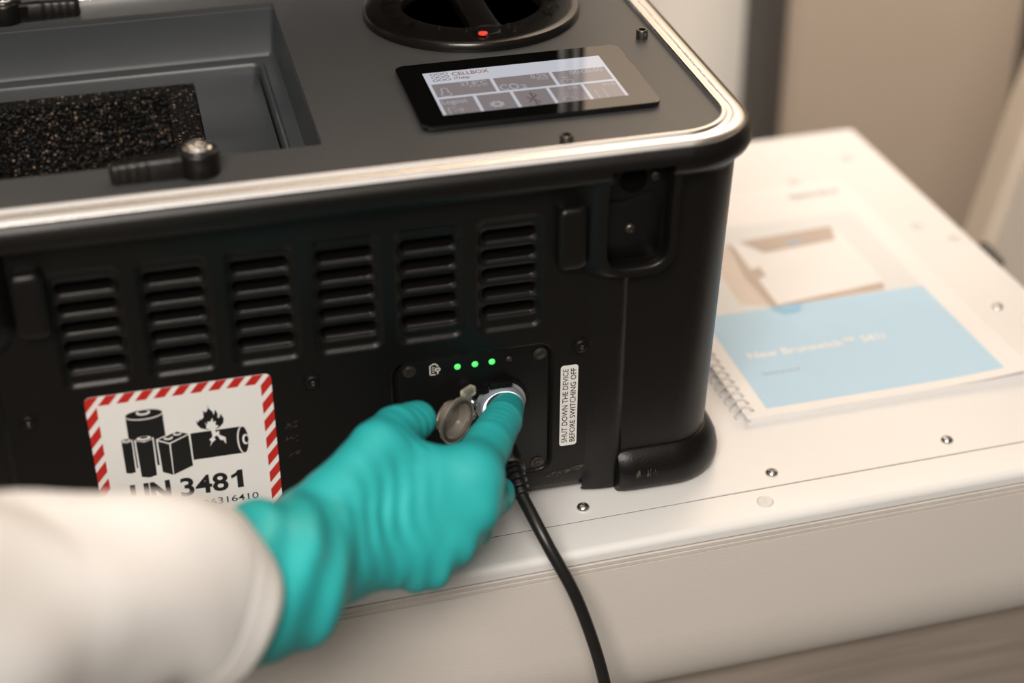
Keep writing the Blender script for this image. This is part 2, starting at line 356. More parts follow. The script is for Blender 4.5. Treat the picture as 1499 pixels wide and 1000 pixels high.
# vent grilles: a moulded tray with five slots each, as relief on a fine grid
def sm(a, b, x):
    t = np.clip((x - a) / (b - a), 0, 1); return t * t * (3 - 2 * t)
def rbox(X, Z, cx, cz, hx, hz, r):
    qx = np.abs(X - cx) - (hx - r); qz = np.abs(Z - cz) - (hz - r)
    return np.hypot(np.maximum(qx, 0), np.maximum(qz, 0)) + np.minimum(np.maximum(qx, qz), 0) - r
def relief(x0, x1, z0, z1, step, fn):
    nx, nz = int(round((x1 - x0) / step)) + 1, int(round((z1 - z0) / step)) + 1
    X, Z = np.meshgrid(np.linspace(x0, x1, nx), np.linspace(z0, z1, nz)); N = fn(X, Z)
    V = [FP(a, b, c) for a, b, c in zip(X.ravel(), Z.ravel(), N.ravel())]
    F = [(j * nx + i, j * nx + i + 1, (j + 1) * nx + i + 1, (j + 1) * nx + i) for j in range(nz - 1) for i in range(nx - 1)]
    return V, F
def vent(X, Z):
    zc = VZ0 - 2 * VPZ
    d = rbox(X, Z, 0, zc - 0.0005, 0.0196, 0.0376, 0.007)
    n = -0.0022 * (1 - sm(-0.0046, 0.0, d))
    for r in range(5):
        e = rbox(X, Z, 0, VZ0 - r * VPZ, VW / 2, 0.0033, 0.0032)
        n = n - 0.0013 * (1 - sm(0.0, 0.0036, e)) - 0.010 * (1 - sm(-0.0009, 0.0001, e))
    return n
vm = relief(-GX, GX, GZ0, GZ1, 0.00055, vent)
first = None
for c in range(6):
    if first is None: first = obj('vent_grille', vm, 'plastic', case, 80, (VX0, 0, 0))
    else:
        o = first.copy(); COL.objects.link(o); o.location = (VX0 + c * VPX, 0, 0)
first = None
for c in range(6):                                                              # dark opening behind the slots
    for r in range(5):
        zc = VZ0 - r * VPZ
        if first is None:
            base = prism([(p[0], p[1] + zc) for p in rr(-VW / 2 - 0.0004, VW / 2 + 0.0004, -0.0034, 0.0034, 0.0033, 4)], -0.0005, 0.0004)
            first = obj('vent_opening', face_map(base, -0.0128), 'pit', case, 0, (VX0, 0, 0)); o = first
        else:
            o = first.copy(); COL.objects.link(o); o.location = (VX0 + c * VPX, (-r * VPZ) * TD, -r * VPZ)
# control plate recess and plate
def prec(X, Z):
    d = rbox(X, Z, (PX0 + PX1) / 2, (PZ0 + PZ1) / 2 + 0.0025, (PX1 - PX0) / 2 - 0.0012, (PZ1 - PZ0) / 2 - 0.006, 0.010)
    return -0.0028 * (1 - sm(-0.003, 0.0, d))
obj('plate_recess', relief(PX0, PX1, PZ0 + 0.006, PZ1, 0.001, prec), 'plastic', case, 60)
CX0, CX1, CZ0, CZ1 = 0.1222, 0.2092, 0.0222, 0.1128
plate = obj('control_plate', face_map(prism(rr(CX0, CX1, CZ0, CZ1, 0.0075, 6), -0.0035, 0.0003, 0.0004), -0.0012), 'plate', case, 30)
PN = -0.0009
def csk(r=0.0036):
    return join(lathe([(r, 0.0001), (r * 0.97, 0.0004), (r * 0.72, 0.0001), (r * 0.55, -0.0001 + 0.0006), (r * 0.35, 0.0007), (r * 0.33, 0.0002), (0, 0.0002)], 24, False, False))
for x, z in ((0.1286, 0.1067), (0.2041, 0.1064), (0.2033, 0.0282), (0.1290, 0.0290)):
    o = obj('plate_screw', face_map(xf(csk(0.0040), lambda a, b, c: (a + x, b + z, c)), PN), 'dark', plate, 40)
first = None
for i, x in enumerate((0.1562, 0.1663, 0.1761, 0.1860)):
    z = (0.1054, 0.1055, 0.1056, 0.1059)[i]
    led = lathe([(0.0019, 0.0), (0.0018, 0.0006), (0.0012, 0.0011), (0.0005, 0.0013), (0, 0.0013)], 18, False, False)
    o = obj('indicator_lamp', face_map(xf(led, lambda a, b, c: (a + x, b + z, c)), PN), 'led' if i < 3 else 'led_off', plate, 60)
    if i == 3: o['label'] = 'unlit indicator lamp'
ix, iz, k = 0.1430, 0.1057, 0.00040            # battery-with-plug symbol, drawn on a 16 x 19 grid
ic = [stroke([(1.5, -9), (-5, -9), (-6.3, -8), (-6.3, 6), (-5, 7.3), (-3.3, 7.3), (-2.6, 9), (1.6, 9), (2.3, 7.3), (3.6, 7.3), (4.6, 6), (4.6, 4.4)], 1.7),
      stroke([(-3.7, 3.2), (0, 3.2)], 1.4), stroke([(-3.7, -0.6), (-0.6, -0.6)], 1.4), stroke([(-3.7, -4.4), (0, -4.4)], 1.4),
      stroke([(1.2, 0.3), (8, 0.3), (8, -1.6), (6.2, -3.6), (3.0, -3.6), (1.2, -1.6)], 1.5, True), stroke([(2.9, 0.3), (2.9, 3.2)], 1.4), stroke([(6.3, 0.3), (6.3, 3.2)], 1.4), stroke([(4.6, -3.6), (4.6, -8.6)], 1.7)]
obj('battery_symbol', face_map(xf(join(*ic), lambda a, b, c: (ix + a * k, iz + b * k, 0.00008)), PN), 'print_white', plate, 0)
# lit round push button
BXc, BZc = 0.1808, 0.0765
btn = obj('push_button', face_map(xf(lathe([(0.0148, 0.0), (0.0148, 0.0015), (0.0132, 0.0020), (0.0131, 0.0062), (0.0126, 0.0070), (0.0119, 0.0070), (0.0108, 0.0038), (0.0104, 0.0032), (0.0, 0.0030)], 48, False, False), lambda a, b, c: (a + BXc, b + BZc, c)), PN), 'btn', case, 40)
obj('light_ring', face_map(xf(lathe([(0.0106, 0.0030), (0.0105, 0.0040), (0.0101, 0.0043), (0.0094, 0.0041), (0.0093, 0.0030)], 48, False, False), lambda a, b, c: (a + BXc, b + BZc, c)), PN), 'ring', btn, 40)
obj('button_cap', face_map(xf(lathe([(0.0093, 0.0030), (0.0092, 0.0036), (0.0060, 0.0034), (0.0, 0.0033)], 40, False, False), lambda a, b, c: (a + BXc, b + BZc, c)), PN), 'btnface', btn, 40)
obj('collar', face_map(xf(join(lathe([(0.0172, 0.0), (0.0172, 0.0012), (0.0150, 0.0016), (0.0150, 0.0)], 40, False, False), box(-0.0075, 0.006, 0.0135, 0.0175, 0.0, 0.006, 0.0008), box(-0.016, -0.0075, 0.0105, 0.0140, 0.0, 0.005, 0.0006)), lambda a, b, c: (a + BXc, b + BZc, c)), PN), 'plate', btn, 40)
# opened clear cover of the button, hinged on its left
hg = Vector(FP(0.1628, 0.0822, 0.0075)); e = Vector((-0.80, -0.60, 0.0)).normalized(); zz = Vector((0, 0, 1)); nn = e.cross(zz)
if nn.y > 0: nn = -nn
cc = hg + e * 0.0170 + zz * 0.0005
def cov(a, b, c): return tuple(cc + e * a * 1.08 + zz * b * 1.08 + nn * c * 1.08)
cup = lathe([(0.0, -0.0042), (0.0085, -0.0042), (0.0092, -0.0036), (0.0100, 0.0012), (0.0124, 0.0016), (0.0130, 0.0022), (0.0130, 0.0032), (0.0122, 0.0034), (0.0112, 0.0028), (0.0090, 0.0022), (0.0080, -0.0026), (0.0, -0.0028)], 40, False, False)
clear = obj('button_cover', join(xf(cup, cov), xf(box(-0.0165, -0.008, 0.0075, 0.0125, -0.0018, 0.0022, 0.0006), cov), xf(box(-0.0165, -0.0115, -0.0080, -0.003, -0.0010, 0.0018, 0.0005), cov)), 'clear', case, 40)
clear['label'] = 'clear plastic flip cover, swung open'
for dz, r in ((0.0030, 0.0022), (-0.0052, 0.0017)):
    obj('hinge_pin', xf(lathe([(0, 0.0026), (r * 0.4, 0.0026), (r * 0.5, 0.0016), (r * 0.75, 0.0018), (r, 0.0014), (r, -0.003), (0, -0.003)], 20, False, False), lambda a, b, c: (hg.x + a, hg.y - 0.001 - c, hg.z + dz + b)), 'steel', clear, 40)
obj('cover_gasket', xf(lathe([(0.0101, 0.0034), (0.0110, 0.0040), (0.0117, 0.0034)], 40, False, False), cov), 'groove', clear, 40)
# face screws of the shell
for x, z in ((0.0744, 0.1089), (-0.0781, 0.1079), (0.2282, 0.1081)):
    o = obj('shell_screw', face_map(xf(lathe([(0.0058, 0.0), (0.0056, 0.0006), (0.0047, 0.0005), (0.0043, -0.0002 + 0.0006), (0.0036, 0.0013), (0.0020, 0.0016), (0.0016, 0.0008), (0, 0.0008)], 28, False, False), lambda a, b, c: (a + x, b + z, c))), 'plastic', case, 40)
    obj('hex_socket', face_map(xf(lathe([(0.0016, 0.0015), (0.0012, 0.0019), (0.0006, 0.0012)], 6, False, False), lambda a, b, c: (a + x, b + z, c))), 'dark', o, 0)
# rim of aluminium
def rim():
    pf = [(-0.0138, 0.2330), (-0.0138, 0.2366), (-0.0134, 0.2376), (-0.0126, 0.2380), (-0.0116, 0.2379), (-0.0108, 0.2373), (-0.0100, 0.2365), (-0.0090, 0.2361), (-0.0080, 0.2361), (-0.0070, 0.2365), (-0.0061, 0.2370), (-0.0046, 0.2369), (-0.0030, 0.2364), (-0.0016, 0.2357), (-0.0005, 0.2348), (0.0002, 0.2337), (-0.0006, 0.2330)]
    return loft([outline(o, z) for o, z in pf], False, False)
obj('metal_rim', rim(), 'alu', case, 50)
# grey top panel with the tray opening
inner = [(x, y) for x, y in rr(SX0 + 0.0136, SX1 - 0.0136, SY0 + 0.0136, SY1 - 0.0136, RC - 0.0136, NC)]
HX0, HX1, HY0, HY1 = -0.130, 0.0935, 0.041, 0.2645
hole = rr(HX0, HX1, HY0, HY1, 0.0015, 2)
tp = tess([inner, hole[::-1]]); tpv = [(v[0], v[1], H) for v in tp[0]]
hz = loft([[(x, y, H) for x, y in hole], [(x, y, H - 0.003) for x, y in hole]], False, False)
obj('top_panel', join((tpv, tp[1]), hz), 'panel', case, 30)
def rect(i, z, r=0.003, n=3): return [(x, y, z) for x, y in rr(HX0 + i[0], HX1 - i[1], HY0 + i[2], HY1 - i[3], r, n)]
tray = loft([rect((-0.001, -0.001, -0.001, -0.001), H - 0.0028), rect((0, 0, 0, 0), H - 0.004), rect((0.002, 0.002, 0.002, 0.002), 0.203), rect((0.004, 0.004, 0.004, 0.003), 0.2005), rect((0.0085, 0.0095, 0.0085, 0.0120), 0.2000), rect((0.0090, 0.0100, 0.0090, 0.0127), 0.2008, 0.004), rect((0.0100, 0.0110, 0.0100, 0.0138), 0.2012, 0.005),
             rect((0.0112, 0.0122, 0.0112, 0.0151), 0.2007, 0.005), rect((0.0120, 0.0130, 0.0120, 0.0160), 0.1990, 0.005), rect((0.0122, 0.0132, 0.0122, 0.0162), 0.120, 0.005)], False, True)
obj('sunken_tray', tray, 'tray', case, 30)
obj('tray_plate', box(0.0378, 0.0790, 0.054, 0.2470, 0.1915, 0.1945, 0.0006), 'tray', case, 30)
FX1, CXI = 0.0372, 0.0198
def foam():
    o = [(-0.1175, 0.054), (FX1, 0.054), (FX1, 0.2475), (-0.1175, 0.2475)]; c = [(-0.100, 0.070), (CXI, 0.070), (CXI, 0.2330), (-0.100, 0.2330)]
    parts = []
    def grid(P, A, B, na, nb, am):
        V = []; F = []
        for j in range(nb + 1):
            for i in range(na + 1):
                p = Vector(P) + Vector(A) * (i / na) + Vector(B) * (j / nb); edge = 0 if (i in (0, na) or j in (0, nb)) else 1
                V.append(tuple(p + Vector((random.uniform(-1, 1), random.uniform(-1, 1), random.uniform(-1, 1))) * am * edge))
        for j in range(nb):
            for i in range(na): F.append((j * (na + 1) + i, j * (na + 1) + i + 1, (j + 1) * (na + 1) + i + 1, (j + 1) * (na + 1) + i))
        return V, F
    z = 0.1925
    parts.append(grid((CXI, 0.054, z), (FX1 - CXI, 0, 0), (0, 0.1935, 0), 16, 150, 0.0006))
    parts.append(grid((-0.1175, 0.2330, z), (0.1175 + CXI, 0, 0), (0, 0.0145, 0), 110, 12, 0.0006))
    parts.append(grid((-0.1175, 0.070, z), (0.0175, 0, 0), (0, 0.163, 0), 10, 90, 0.0006))
    parts.append(grid((-0.1175, 0.054, z), (0.1175 + CXI, 0, 0), (0, 0.016, 0), 90, 10, 0.0006))
    parts.append(grid((-0.100, 0.2330, z), (0.100 + CXI, 0, 0), (0, 0, -0.062), 100, 50, 0.0007))
    parts.append(grid((CXI, 0.070, z), (0, 0.163, 0), (0, 0, -0.062), 130, 50, 0.0007))
    parts.append(grid((-0.100, 0.070, 0.1310), (0.100 + CXI, 0, 0), (0, 0.163, 0), 100, 130, 0.0007))
    return join(*parts)
obj('foam_liner', foam(), 'foam', case, 0)
# latch brackets at both front corners
def bracket(cx, mir):
    """shield-shaped pocket standing proud of the face, ramped on the side towards the case centre"""
    s = -1 if mir else 1
    def ul(xl, xr, zb, zt=0.2290, p=0.62):
        xc, hw, zc = (xl + xr) / 2, (xr - xl) / 2, 0.1770; P = [(xl, zt), (xl, 0.205), (xl, 0.190)]
        for k in range(0, 19):
            a = PI + PI * k / 18; ca, sa = math.cos(a), math.sin(a)
            P.append((xc + hw * math.copysign(abs(ca) ** p, ca), zc - (zc - zb) * abs(sa) ** (p + 0.12)))
        return P + [(xr, 0.190), (xr, 0.205), (xr, zt)]
    def up(n, z): return n + (0.0036 * max(0, min(1, (z - 0.200) / 0.024)) if n > 0.006 else 0)
    O0, O1, M0, M1, I0 = ul(-0.0285, 0.0290, 0.1520), ul(-0.0262, 0.0286, 0.1532), ul(-0.0150, 0.0270, 0.1570), ul(-0.0128, 0.0232, 0.1612), ul(-0.0122, 0.0225, 0.1625)
    seq = [(O0, -0.001), (O1, 0.0022), ([((a[0] + b[0]) / 2, (a[1] + b[1]) / 2) for a, b in zip(O1, M0)], 0.0070), (M0, 0.0112), (M1, 0.0112), (I0, 0.0100), (I0, 0.0006)]
    housing = loft([[(cx + s * p[0], p[1], up(n, p[1])) for p in q] for q, n in seq], False, False, False)
    o = obj('latch_bracket', face_map(housing), 'plastic', case, 50)
    def pl(P): P = [(cx + s * x, z) for x, z in P]; return P if not mir else P[::-1]
    obj('back_plate', face_map(prism(pl(ul(-0.0122, 0.0225, 0.1625, 0.2258)), 0.0, 0.0012)), 'plate', o, 30)
    obj('latch_plate', face_map(prism(pl([(-0.0115, 0.166), (0.0150, 0.166), (0.0190, 0.170), (0.0205, 0.1985), (0.0172, 0.1990), (0.0158, 0.2048), (0.008, 0.2040), (0.001, 0.2010), (-0.004, 0.2010), (-0.0115, 0.2018)]), 0.0012, 0.0030, 0.0004)), 'plate', o, 30)
    hx = cx + s * 0.0040
    obj('lock_hole', face_map(xf(lathe([(0.0078, 0.0014), (0.0074, 0.0017), (0.0068, 0.0014), (0.0068, 0.0013), (0, 0.0013)], 30, False, False), lambda a, b, c: (a + hx, b + 0.2130, c))), 'pit', o, 40)
    for dx, dz, nb in ((-0.0092, 0.2150, 0.0012), (0.0163, 0.2142, 0.0012), (0.0025, 0.1840, 0.0030)):
        obj('bracket_screw', face_map(xf(lathe([(0.0033, nb), (0.0031, nb + 0.0010), (0.0022, nb + 0.0018), (0.0014, nb + 0.0019), (0.0012, nb + 0.0008), (0, nb + 0.0008)], 20, False, False), lambda a, b, c: (a + cx + s * dx, b + dz, c))), 'dark', o, 40)
    fx = cx - s * 0.0338
    obj('bracket_fin', face_map(loft([[(fx + p[0] * k, 0.1865 + (p[1] - 0.1865) * (0.5 + 0.5 * k), n) for p in rr(-0.0052, 0.0120, 0.1640, 0.2035, 0.0045, 5)] for k, n in ((1.0, -0.001), (1.0, 0.0050), (0.93, 0.0075), (0.75, 0.0087), (0.4, 0.0090))])), 'plastic', o, 50)
    return o
bracket(BCX, False); bracket(0.148 - BCX, True)
# ribs below the brackets
def rib(cx):
    pr_ = [(-0.0150, -0.0004), (-0.0120, 0.0006), (-0.0080, 0.0018), (-0.0030, 0.0028), (0.003, 0.0032), (0.0055, 0.0028), (0.0075, 0.0012), (0.0090, -0.0004)]
    rings = []
    for z, k in ((0.0015, 0.2), (0.003, 0.75), (0.007, 1.0), (0.158, 1.0)):
        rings.append([FP(cx + x, z, n * k - (0.004 if z < 0.003 else 0)) for x, n in pr_])
    return loft(rings)
for cx in (0.2460, 0.148 - 0.2460): obj('rib', rib(cx), 'plastic', case, 50)
# rubber bumper round the lower right corner
def bumper(mx=False):
    base = wallline(0.02)
    path = [(0.2515 + 0.0 * k, SY0 - of(0.02) + 0, 0) for k in range(1)]
    arc = base[0:NC + 1]; pts = [(0.2515, arc[0][1]), (0.2525, arc[0][1]), (0.256, arc[0][1]), (0.262, arc[0][1])] + [(p[0], p[1]) for p in arc] + [(arc[-1][0], arc[-1][1] + d) for d in (0.02, 0.035, 0.045, 0.050, 0.0515, 0.052)]
    rings = []
    N = len(pts)
    prof = [(-0.004, 0.0285), (0.0006, 0.0285), (0.0022, 0.0276), (0.0058, 0.0235), (0.0085, 0.0175), (0.0096, 0.0115), (0.0092, 0.0070), (0.0075, 0.0030), (0.0045, 0.0003), (-0.004, 0.0003)]
    for i, p in enumerate(pts):
        a = Vector(pts[max(0, i - 1)]); b = Vector(pts[min(N - 1, i + 1)]); t = (b - a).normalized(); nrm = Vector((t.y, -t.x))
        k = min(1, (0.25, 0.72, 0.93, 1.0)[i] if i < 4 else 1, (0.2, 0.6, 0.9, 1)[N - 1 - i] if N - 1 - i < 4 else 1)
        zk = 0.80 + 0.20 * k
        rings.append([(p[0] + nrm.x * (n * k if n > 0 else n), p[1] + nrm.y * (n * k if n > 0 else n), z if z < 0.02 else z * zk) for n, z in prof])
    vf = loft(rings)
    if mx: vf = xf(vf, lambda x, y, z: (0.148 - x, y, z))
    return vf
obj('corner_bumper', bumper(), 'plastic', case, 35); obj('corner_bumper', bumper(True), 'plastic', case, 35)
obj('base_skid', box(-0.08, 0.235, 0.05, 0.27, 0.0, 0.006), 'plastic', case)
# scuffs rubbed into the plastic
sc_v = []
for k in range(46):
    u = random.random(); x = 0.2085 + 0.022 * u + random.uniform(-0.001, 0.001); z = 0.0165 + 0.004 * u + random.uniform(-0.0018, 0.0018); l = random.uniform(0.0006, 0.0028)
    sc_v.append(xf(stroke([(x, z), (x + l, z + l * random.uniform(0.1, 0.7))], 0.00018), lambda a, b, c: (a, b, 0.0004 - 0.0)))
for k in range(26):
    x = random.choice((0.0585, 0.060, 0.0605)) + random.uniform(-0.002, 0.004); z = random.choice((0.062, 0.072, 0.082)) + random.uniform(-0.002, 0.002); l = random.uniform(0.0005, 0.0015)
    sc_v.append(xf(stroke([(x, z), (x + l, z + l)], 0.00016), lambda a, b, c: (a, b, 0.0002)))
for k in range(30):
    x, z, n = random.choice(((0.2634, 0.0170, 0.0098), (0.2634, 0.0175, 0.0098), (0.2742, 0.0160, 0.0099), (0.270, 0.0165, 0.0099))); x += random.uniform(-0.0012, 0.0012); z += random.uniform(-0.003, 0.002)
    sc_v.append(xf(stroke([(x, z), (x + random.uniform(-0.0002, 0.0003), z - random.uniform(0.0008, 0.0026))], 0.0002), lambda a, b, c, n=n: (a, b, n)))
o = obj('scuff_marks', face_map(join(*sc_v)), 'scuff', case, 0); o['kind'] = 'stuff'
# hazard sticker: local mm, origin top left
LX, LZ = -0.0480, 0.1191
def lab(vf, n): return face_map(xf(vf, lambda a, b, c: (LX + a / 1000, LZ + b / 1000, n)))
lo = rr(0, 100, -100, 0, 3.5, 6)
st_ = obj('hazard_sticker', face_map(xf(prism(lo, 0, 0.25), lambda a, b, c: (LX + a / 1000, LZ + b / 1000, c / 1000 + 0.0001))), 'sticker', case, 0)
st_['label'] = 'white lithium battery sticker with red striped border'
bands = [[(0, -6), (100, -6), (100, 0), (0, 0)], [(0, -100), (100, -100), (100, -94), (0, -94)], [(0, -94), (6, -94), (6, -6), (0, -6)], [(94, -94), (100, -94), (100, -6), (94, -6)]]
red = []
k = -2
while k * 9.8 < 230:
    q = k * 9.8 + 2.2; par = [(q, 0.5), (q - 82, -101), (q - 82 + 6.0, -101), (q + 6.0, 0.5)]
    for bnd in bands:
        pl = clip(par, bnd); pl = clip(pl, lo) if pl else []
        if len(pl) >= 3: red.append(([(p[0], p[1], 0) for p in pl], [tuple(range(len(pl)))]))
    k += 1
obj('stripes', lab(join(*red), 0.00045), 'red', st_, 0)
def pg(p): return tess([p])
def el(cx, cy, a, b): return pg(disc((cx, cy), a, b, 36))
bk1 = [pg([(20.0, -15.6), (39.8, -15.6), (39.8, -51.3), (20.0, -51.3)]), pg([(53.2, -32.8), (80.6, -32.8), (80.9, -51.3), (53.1, -51.3)]),
       pg([(64.2, -14.5), (64.6, -17.5), (66.4, -19.9), (67.1, -22.5), (68.0, -18.9), (69.2, -22.0), (68.8, -24.9), (69.9, -24.7), (70.8, -22.3), (72.2, -25.9), (71.6, -28.8), (69.3, -31.4), (66.8, -32.2), (62.8, -31.9), (59.3, -30.4), (57.4, -27.5), (57.2, -24.6), (58.1, -26.0), (59.5, -23.7), (59.6, -25.0), (61.4, -23.2), (61.5, -18.6), (63.0, -20.1), (64.3, -17.4)])]
wh2 = [el(29.9, -16.0, 10.0, 3.2), el(81.0, -42.05, 2.9, 9.3), pg([(15.2, -31.4), (22.0, -31.4), (22.0, -55), (15.2, -55)]), pg([(22.8, -31.8), (33.3, -31.8), (33.2, -60), (22.8, -60)]), pg([(34.4, -33.6), (46.1, -29.3), (53.0, -32.4), (53.2, -55.4), (41.2, -60.5), (34.6, -57.2)]),
       pg([(61.7, -26.4), (62.8, -28.5), (63.4, -26.1), (64.5, -26.9), (66.1, -24.3), (66.3, -27.2), (67.7, -26.6), (67.3, -29.3), (69.1, -30.1), (66.8, -32.2), (67.0, -34.4), (68.9, -33.6), (68.7, -36.4), (72.0, -38.7), (71.9, -43.4), (70.5, -40.2), (69.1, -40.3), (67.6, -36.6), (65.7, -37.6), (66.5, -39.4), (64.3, -41.2), (63.0, -43.5), (64.0, -40.3), (63.0, -38.8), (65.0, -37.0), (64.5, -32.2), (61.9, -30.9), (62.4, -29.3)])]
bk3 = [el(29.9, -15.4, 9.85, 3.0), el(81.6, -42.05, 2.6, 9.1), el(18.7, -31.5, 2.8, 1.3), pg([(15.9, -32.5), (18.7, -33.2), (21.4, -32.5), (21.1, -53.8), (18.5, -54.4), (16.0, -53.7)]), el(28.0, -31.7, 4.7, 1.7), pg([(23.5, -32.9), (28, -34.2), (32.6, -32.9), (32.2, -58.0), (28.2, -58.9), (23.9, -57.8)]),
       pg([(35.2, -34.8), (41.1, -37.9), (41.0, -59.5), (35.6, -56.5)]), pg([(41.9, -37.8), (52.1, -33.4), (52.4, -55.0), (41.5, -59.4)]), pg([(35.3, -33.9), (46.1, -30.0), (52.0, -32.7), (41.2, -37.1)])]
wh4 = [el(29.7, -14.2, 3.8, 1.8), el(82.7, -41.9, 1.8, 3.6), el(18.7, -31.4, 2.3, 1.0), el(28.0, -31.4, 4.0, 1.35), el(41.1, -33.6, 2.5, 1.3), el(46.2, -31.5, 2.3, 1.3)]
bk5 = [el(29.7, -13.6, 2.7, 1.1), el(83.2, -41.9, 1.1, 2.4), el(18.7, -31.1, 1.3, 0.5), el(28.1, -30.9, 2.2, 0.7), el(41.2, -33.0, 1.7, 0.7), el(46.3, -31.0, 1.6, 0.7)]
for q_ in bk1: obj('battery_pictogram', lab(q_, 0.00045), 'black', st_, 0)
for q_ in wh2: obj('pictogram_outline', lab(q_, 0.00052), 'sticker', st_, 0)
for q_ in bk3: obj('battery_pictogram', lab(q_, 0.00059), 'black', st_, 0)
for q_ in wh4: obj('pictogram_outline', lab(q_, 0.00066), 'sticker', st_, 0)
for q_ in bk5: obj('battery_pictogram', lab(q_, 0.00073), 'black', st_, 0)
def place(vf, x, y): return xf(vf, lambda a, b, c: (a + x, b + y, 0))
obj('hazard_number', lab(join(place(text('UN', 17.6, 0.80, fit=22.0), 16.6, -75.4), place(text('348', 17.6, 0.42, fit=26.6), 44.0, -75.5), pg([(75.6, -75.4), (79.0, -75.4), (79.0, -62.8), (76.3, -62.8), (75.4, -64.2), (73.9, -65.3), (72.4, -66.0), (72.4, -68.3), (74.2, -67.6), (75.6, -66.6)])), 0.00045), 'black', st_, 0)
obj('hazard_code', lab(place(text('0226316410', 6.4, 0.02, fit=39.0), 47.6, -84.9), 0.00045), 'black', st_, 0)
# narrow warning sticker
so = obj('shutdown_sticker', face_map(prism(rr(0.2163, 0.2267, 0.0385, 0.0962, 0.0018, 4), 0.0001, 0.0003)), 'sticker', case, 0)
so['label'] = 'narrow white sticker with vertical black lettering'
def vert(vf, x, z): return xf(vf, lambda a, b, c: (x - b, z + a, 0.0004))
obj('lettering', face_map(join(vert(text('SHUT DOWN THE DEVICE', 0.0047, 0.00004, fit=0.0530), 0.2208, 0.0409), vert(text('BEFORE SWITCHING OFF', 0.0047, 0.00004, fit=0.0530), 0.2255, 0.0409))), 'black', so, 0)
# the case's lid, hinged open behind it: its rim mirrors in the display
def lid_ring(i, y): return [(x, y, z) for x, z in rr(SX0 + i, SX1 - i, 0.246 + i, 0.556 - i, 0.043 - i, 8)]
lid = obj('open_lid', loft([lid_ring(0.0047, 0.3462), lid_ring(0.0040, 0.3452), lid_ring(0.0010, 0.3452), lid_ring(0.0, 0.3464), lid_ring(0.0, 0.360), lid_ring(0.008, 0.366), lid_ring(0.012, 0.430), lid_ring(0.020, 0.436)], False, True), 'plastic', case, 40)
obj('lid_seal', loft([lid_ring(0.0047, 0.3475), lid_ring(0.0049, 0.3454), lid_ring(0.0085, 0.3454), lid_ring(0.0087, 0.3475)], False, False), 'gasket', lid, 30)
obj('lid_groove', loft([lid_ring(0.0085, 0.3470), lid_ring(0.0112, 0.3470)], False, False), 'pit', lid, 30)
obj('lid_rim', loft([lid_ring(0.0110, 0.3470), lid_ring(0.0112, 0.3452), lid_ring(0.0150, 0.3446), lid_ring(0.0190, 0.3452), lid_ring(0.0193, 0.360)], False, False), 'alu', lid, 30)
obj('lid_lining', loft([lid_ring(0.0192, 0.358), lid_ring(0.0215, 0.420)], False, True), 'pit', lid, 30)
for x in (-0.06, 0.20): obj('lid_hinge', box(x, x + 0.05, 0.318, 0.372, 0.196, 0.2485, 0.004), 'plastic', lid, 30)
# clamp levers on the top
def lever(cx, cy, d, ang):
    o_h = []
    L = 0.0455
    out = [(-0.0, 0.0), ]
    out = []
    for k in range(13):
        a = PI / 2 + PI * k / 12; out.append((0.0106 * math.cos(a - PI) * -1 * -1, 0.0106 * math.sin(a - PI) * -1 * -1))
    # boss as a lathe, handle as a tapered bar with finger notches
    boss = lathe([(0.0108, 0.0), (0.0108, 0.0112), (0.0102, 0.0128), (0.0092, 0.0134), (0.0072, 0.0134)], 36, True, False)
    rings = []; n = 26
    for i in range(n + 1):
        t = i / n; x = 0.004 + (L - 0.004) * t
        wv = 0.0052 + 0.0012 * (1 - t); 
        if 0.45 < t < 0.92: wv -= 0.0007 * (0.5 + 0.5 * math.cos((t - 0.45) / 0.47 * 2 * PI * 4 + PI))
        h = 0.0122 - 0.0022 * t
        if t > 0.93: q = math.sqrt(max(0.05, 1 - ((t - 0.93) / 0.07) ** 2)); wv *= q; h -= 0.0012 * (1 - q)
        rings.append([(d * x, y * wv, z) for y, z in ((-1, 0.0005), (-1, h - 0.0016), (-0.82, h - 0.0003), (-0.5, h), (0.5, h), (0.82, h - 0.0003), (1, h - 0.0016), (1, 0.0005))])
    o = obj('clamp_lever', join(boss, loft(rings)), 'plastic', case, 40, (cx, cy, H))
    o.rotation_euler = (0, 0, ang)
    obj('lever_screw', lathe([(0.0074, 0.0125), (0.0074, 0.0146), (0.0066, 0.0152), (0.0052, 0.0150), (0.0046, 0.0140), (0.0034, 0.0142), (0.0030, 0.0160), (0.0018, 0.0163), (0.0015, 0.0150), (0, 0.0150)], 36, False, False), 'steel', o, 40)
    return o
lever(0.0278, 0.0240, -1, 0.02); lever(-0.0715, 0.2755, 1, 0.0)
# hex socket bolts through the top panel
for x, y in ((0.3028, 0.1420), (0.2190, 0.0075)):
    o = obj('socket_bolt', lathe([(0.0036, 0.0), (0.0036, 0.0050), (0.0032, 0.0056), (0.0023, 0.0056)], 28, False, False), 'dark', case, 40, (x, y, H))
    obj('hex_socket', lathe([(0.0023, 0.0056), (0.0021, 0.0030), (0.0, 0.0030)], 6, False, False), 'pit', o, 0)
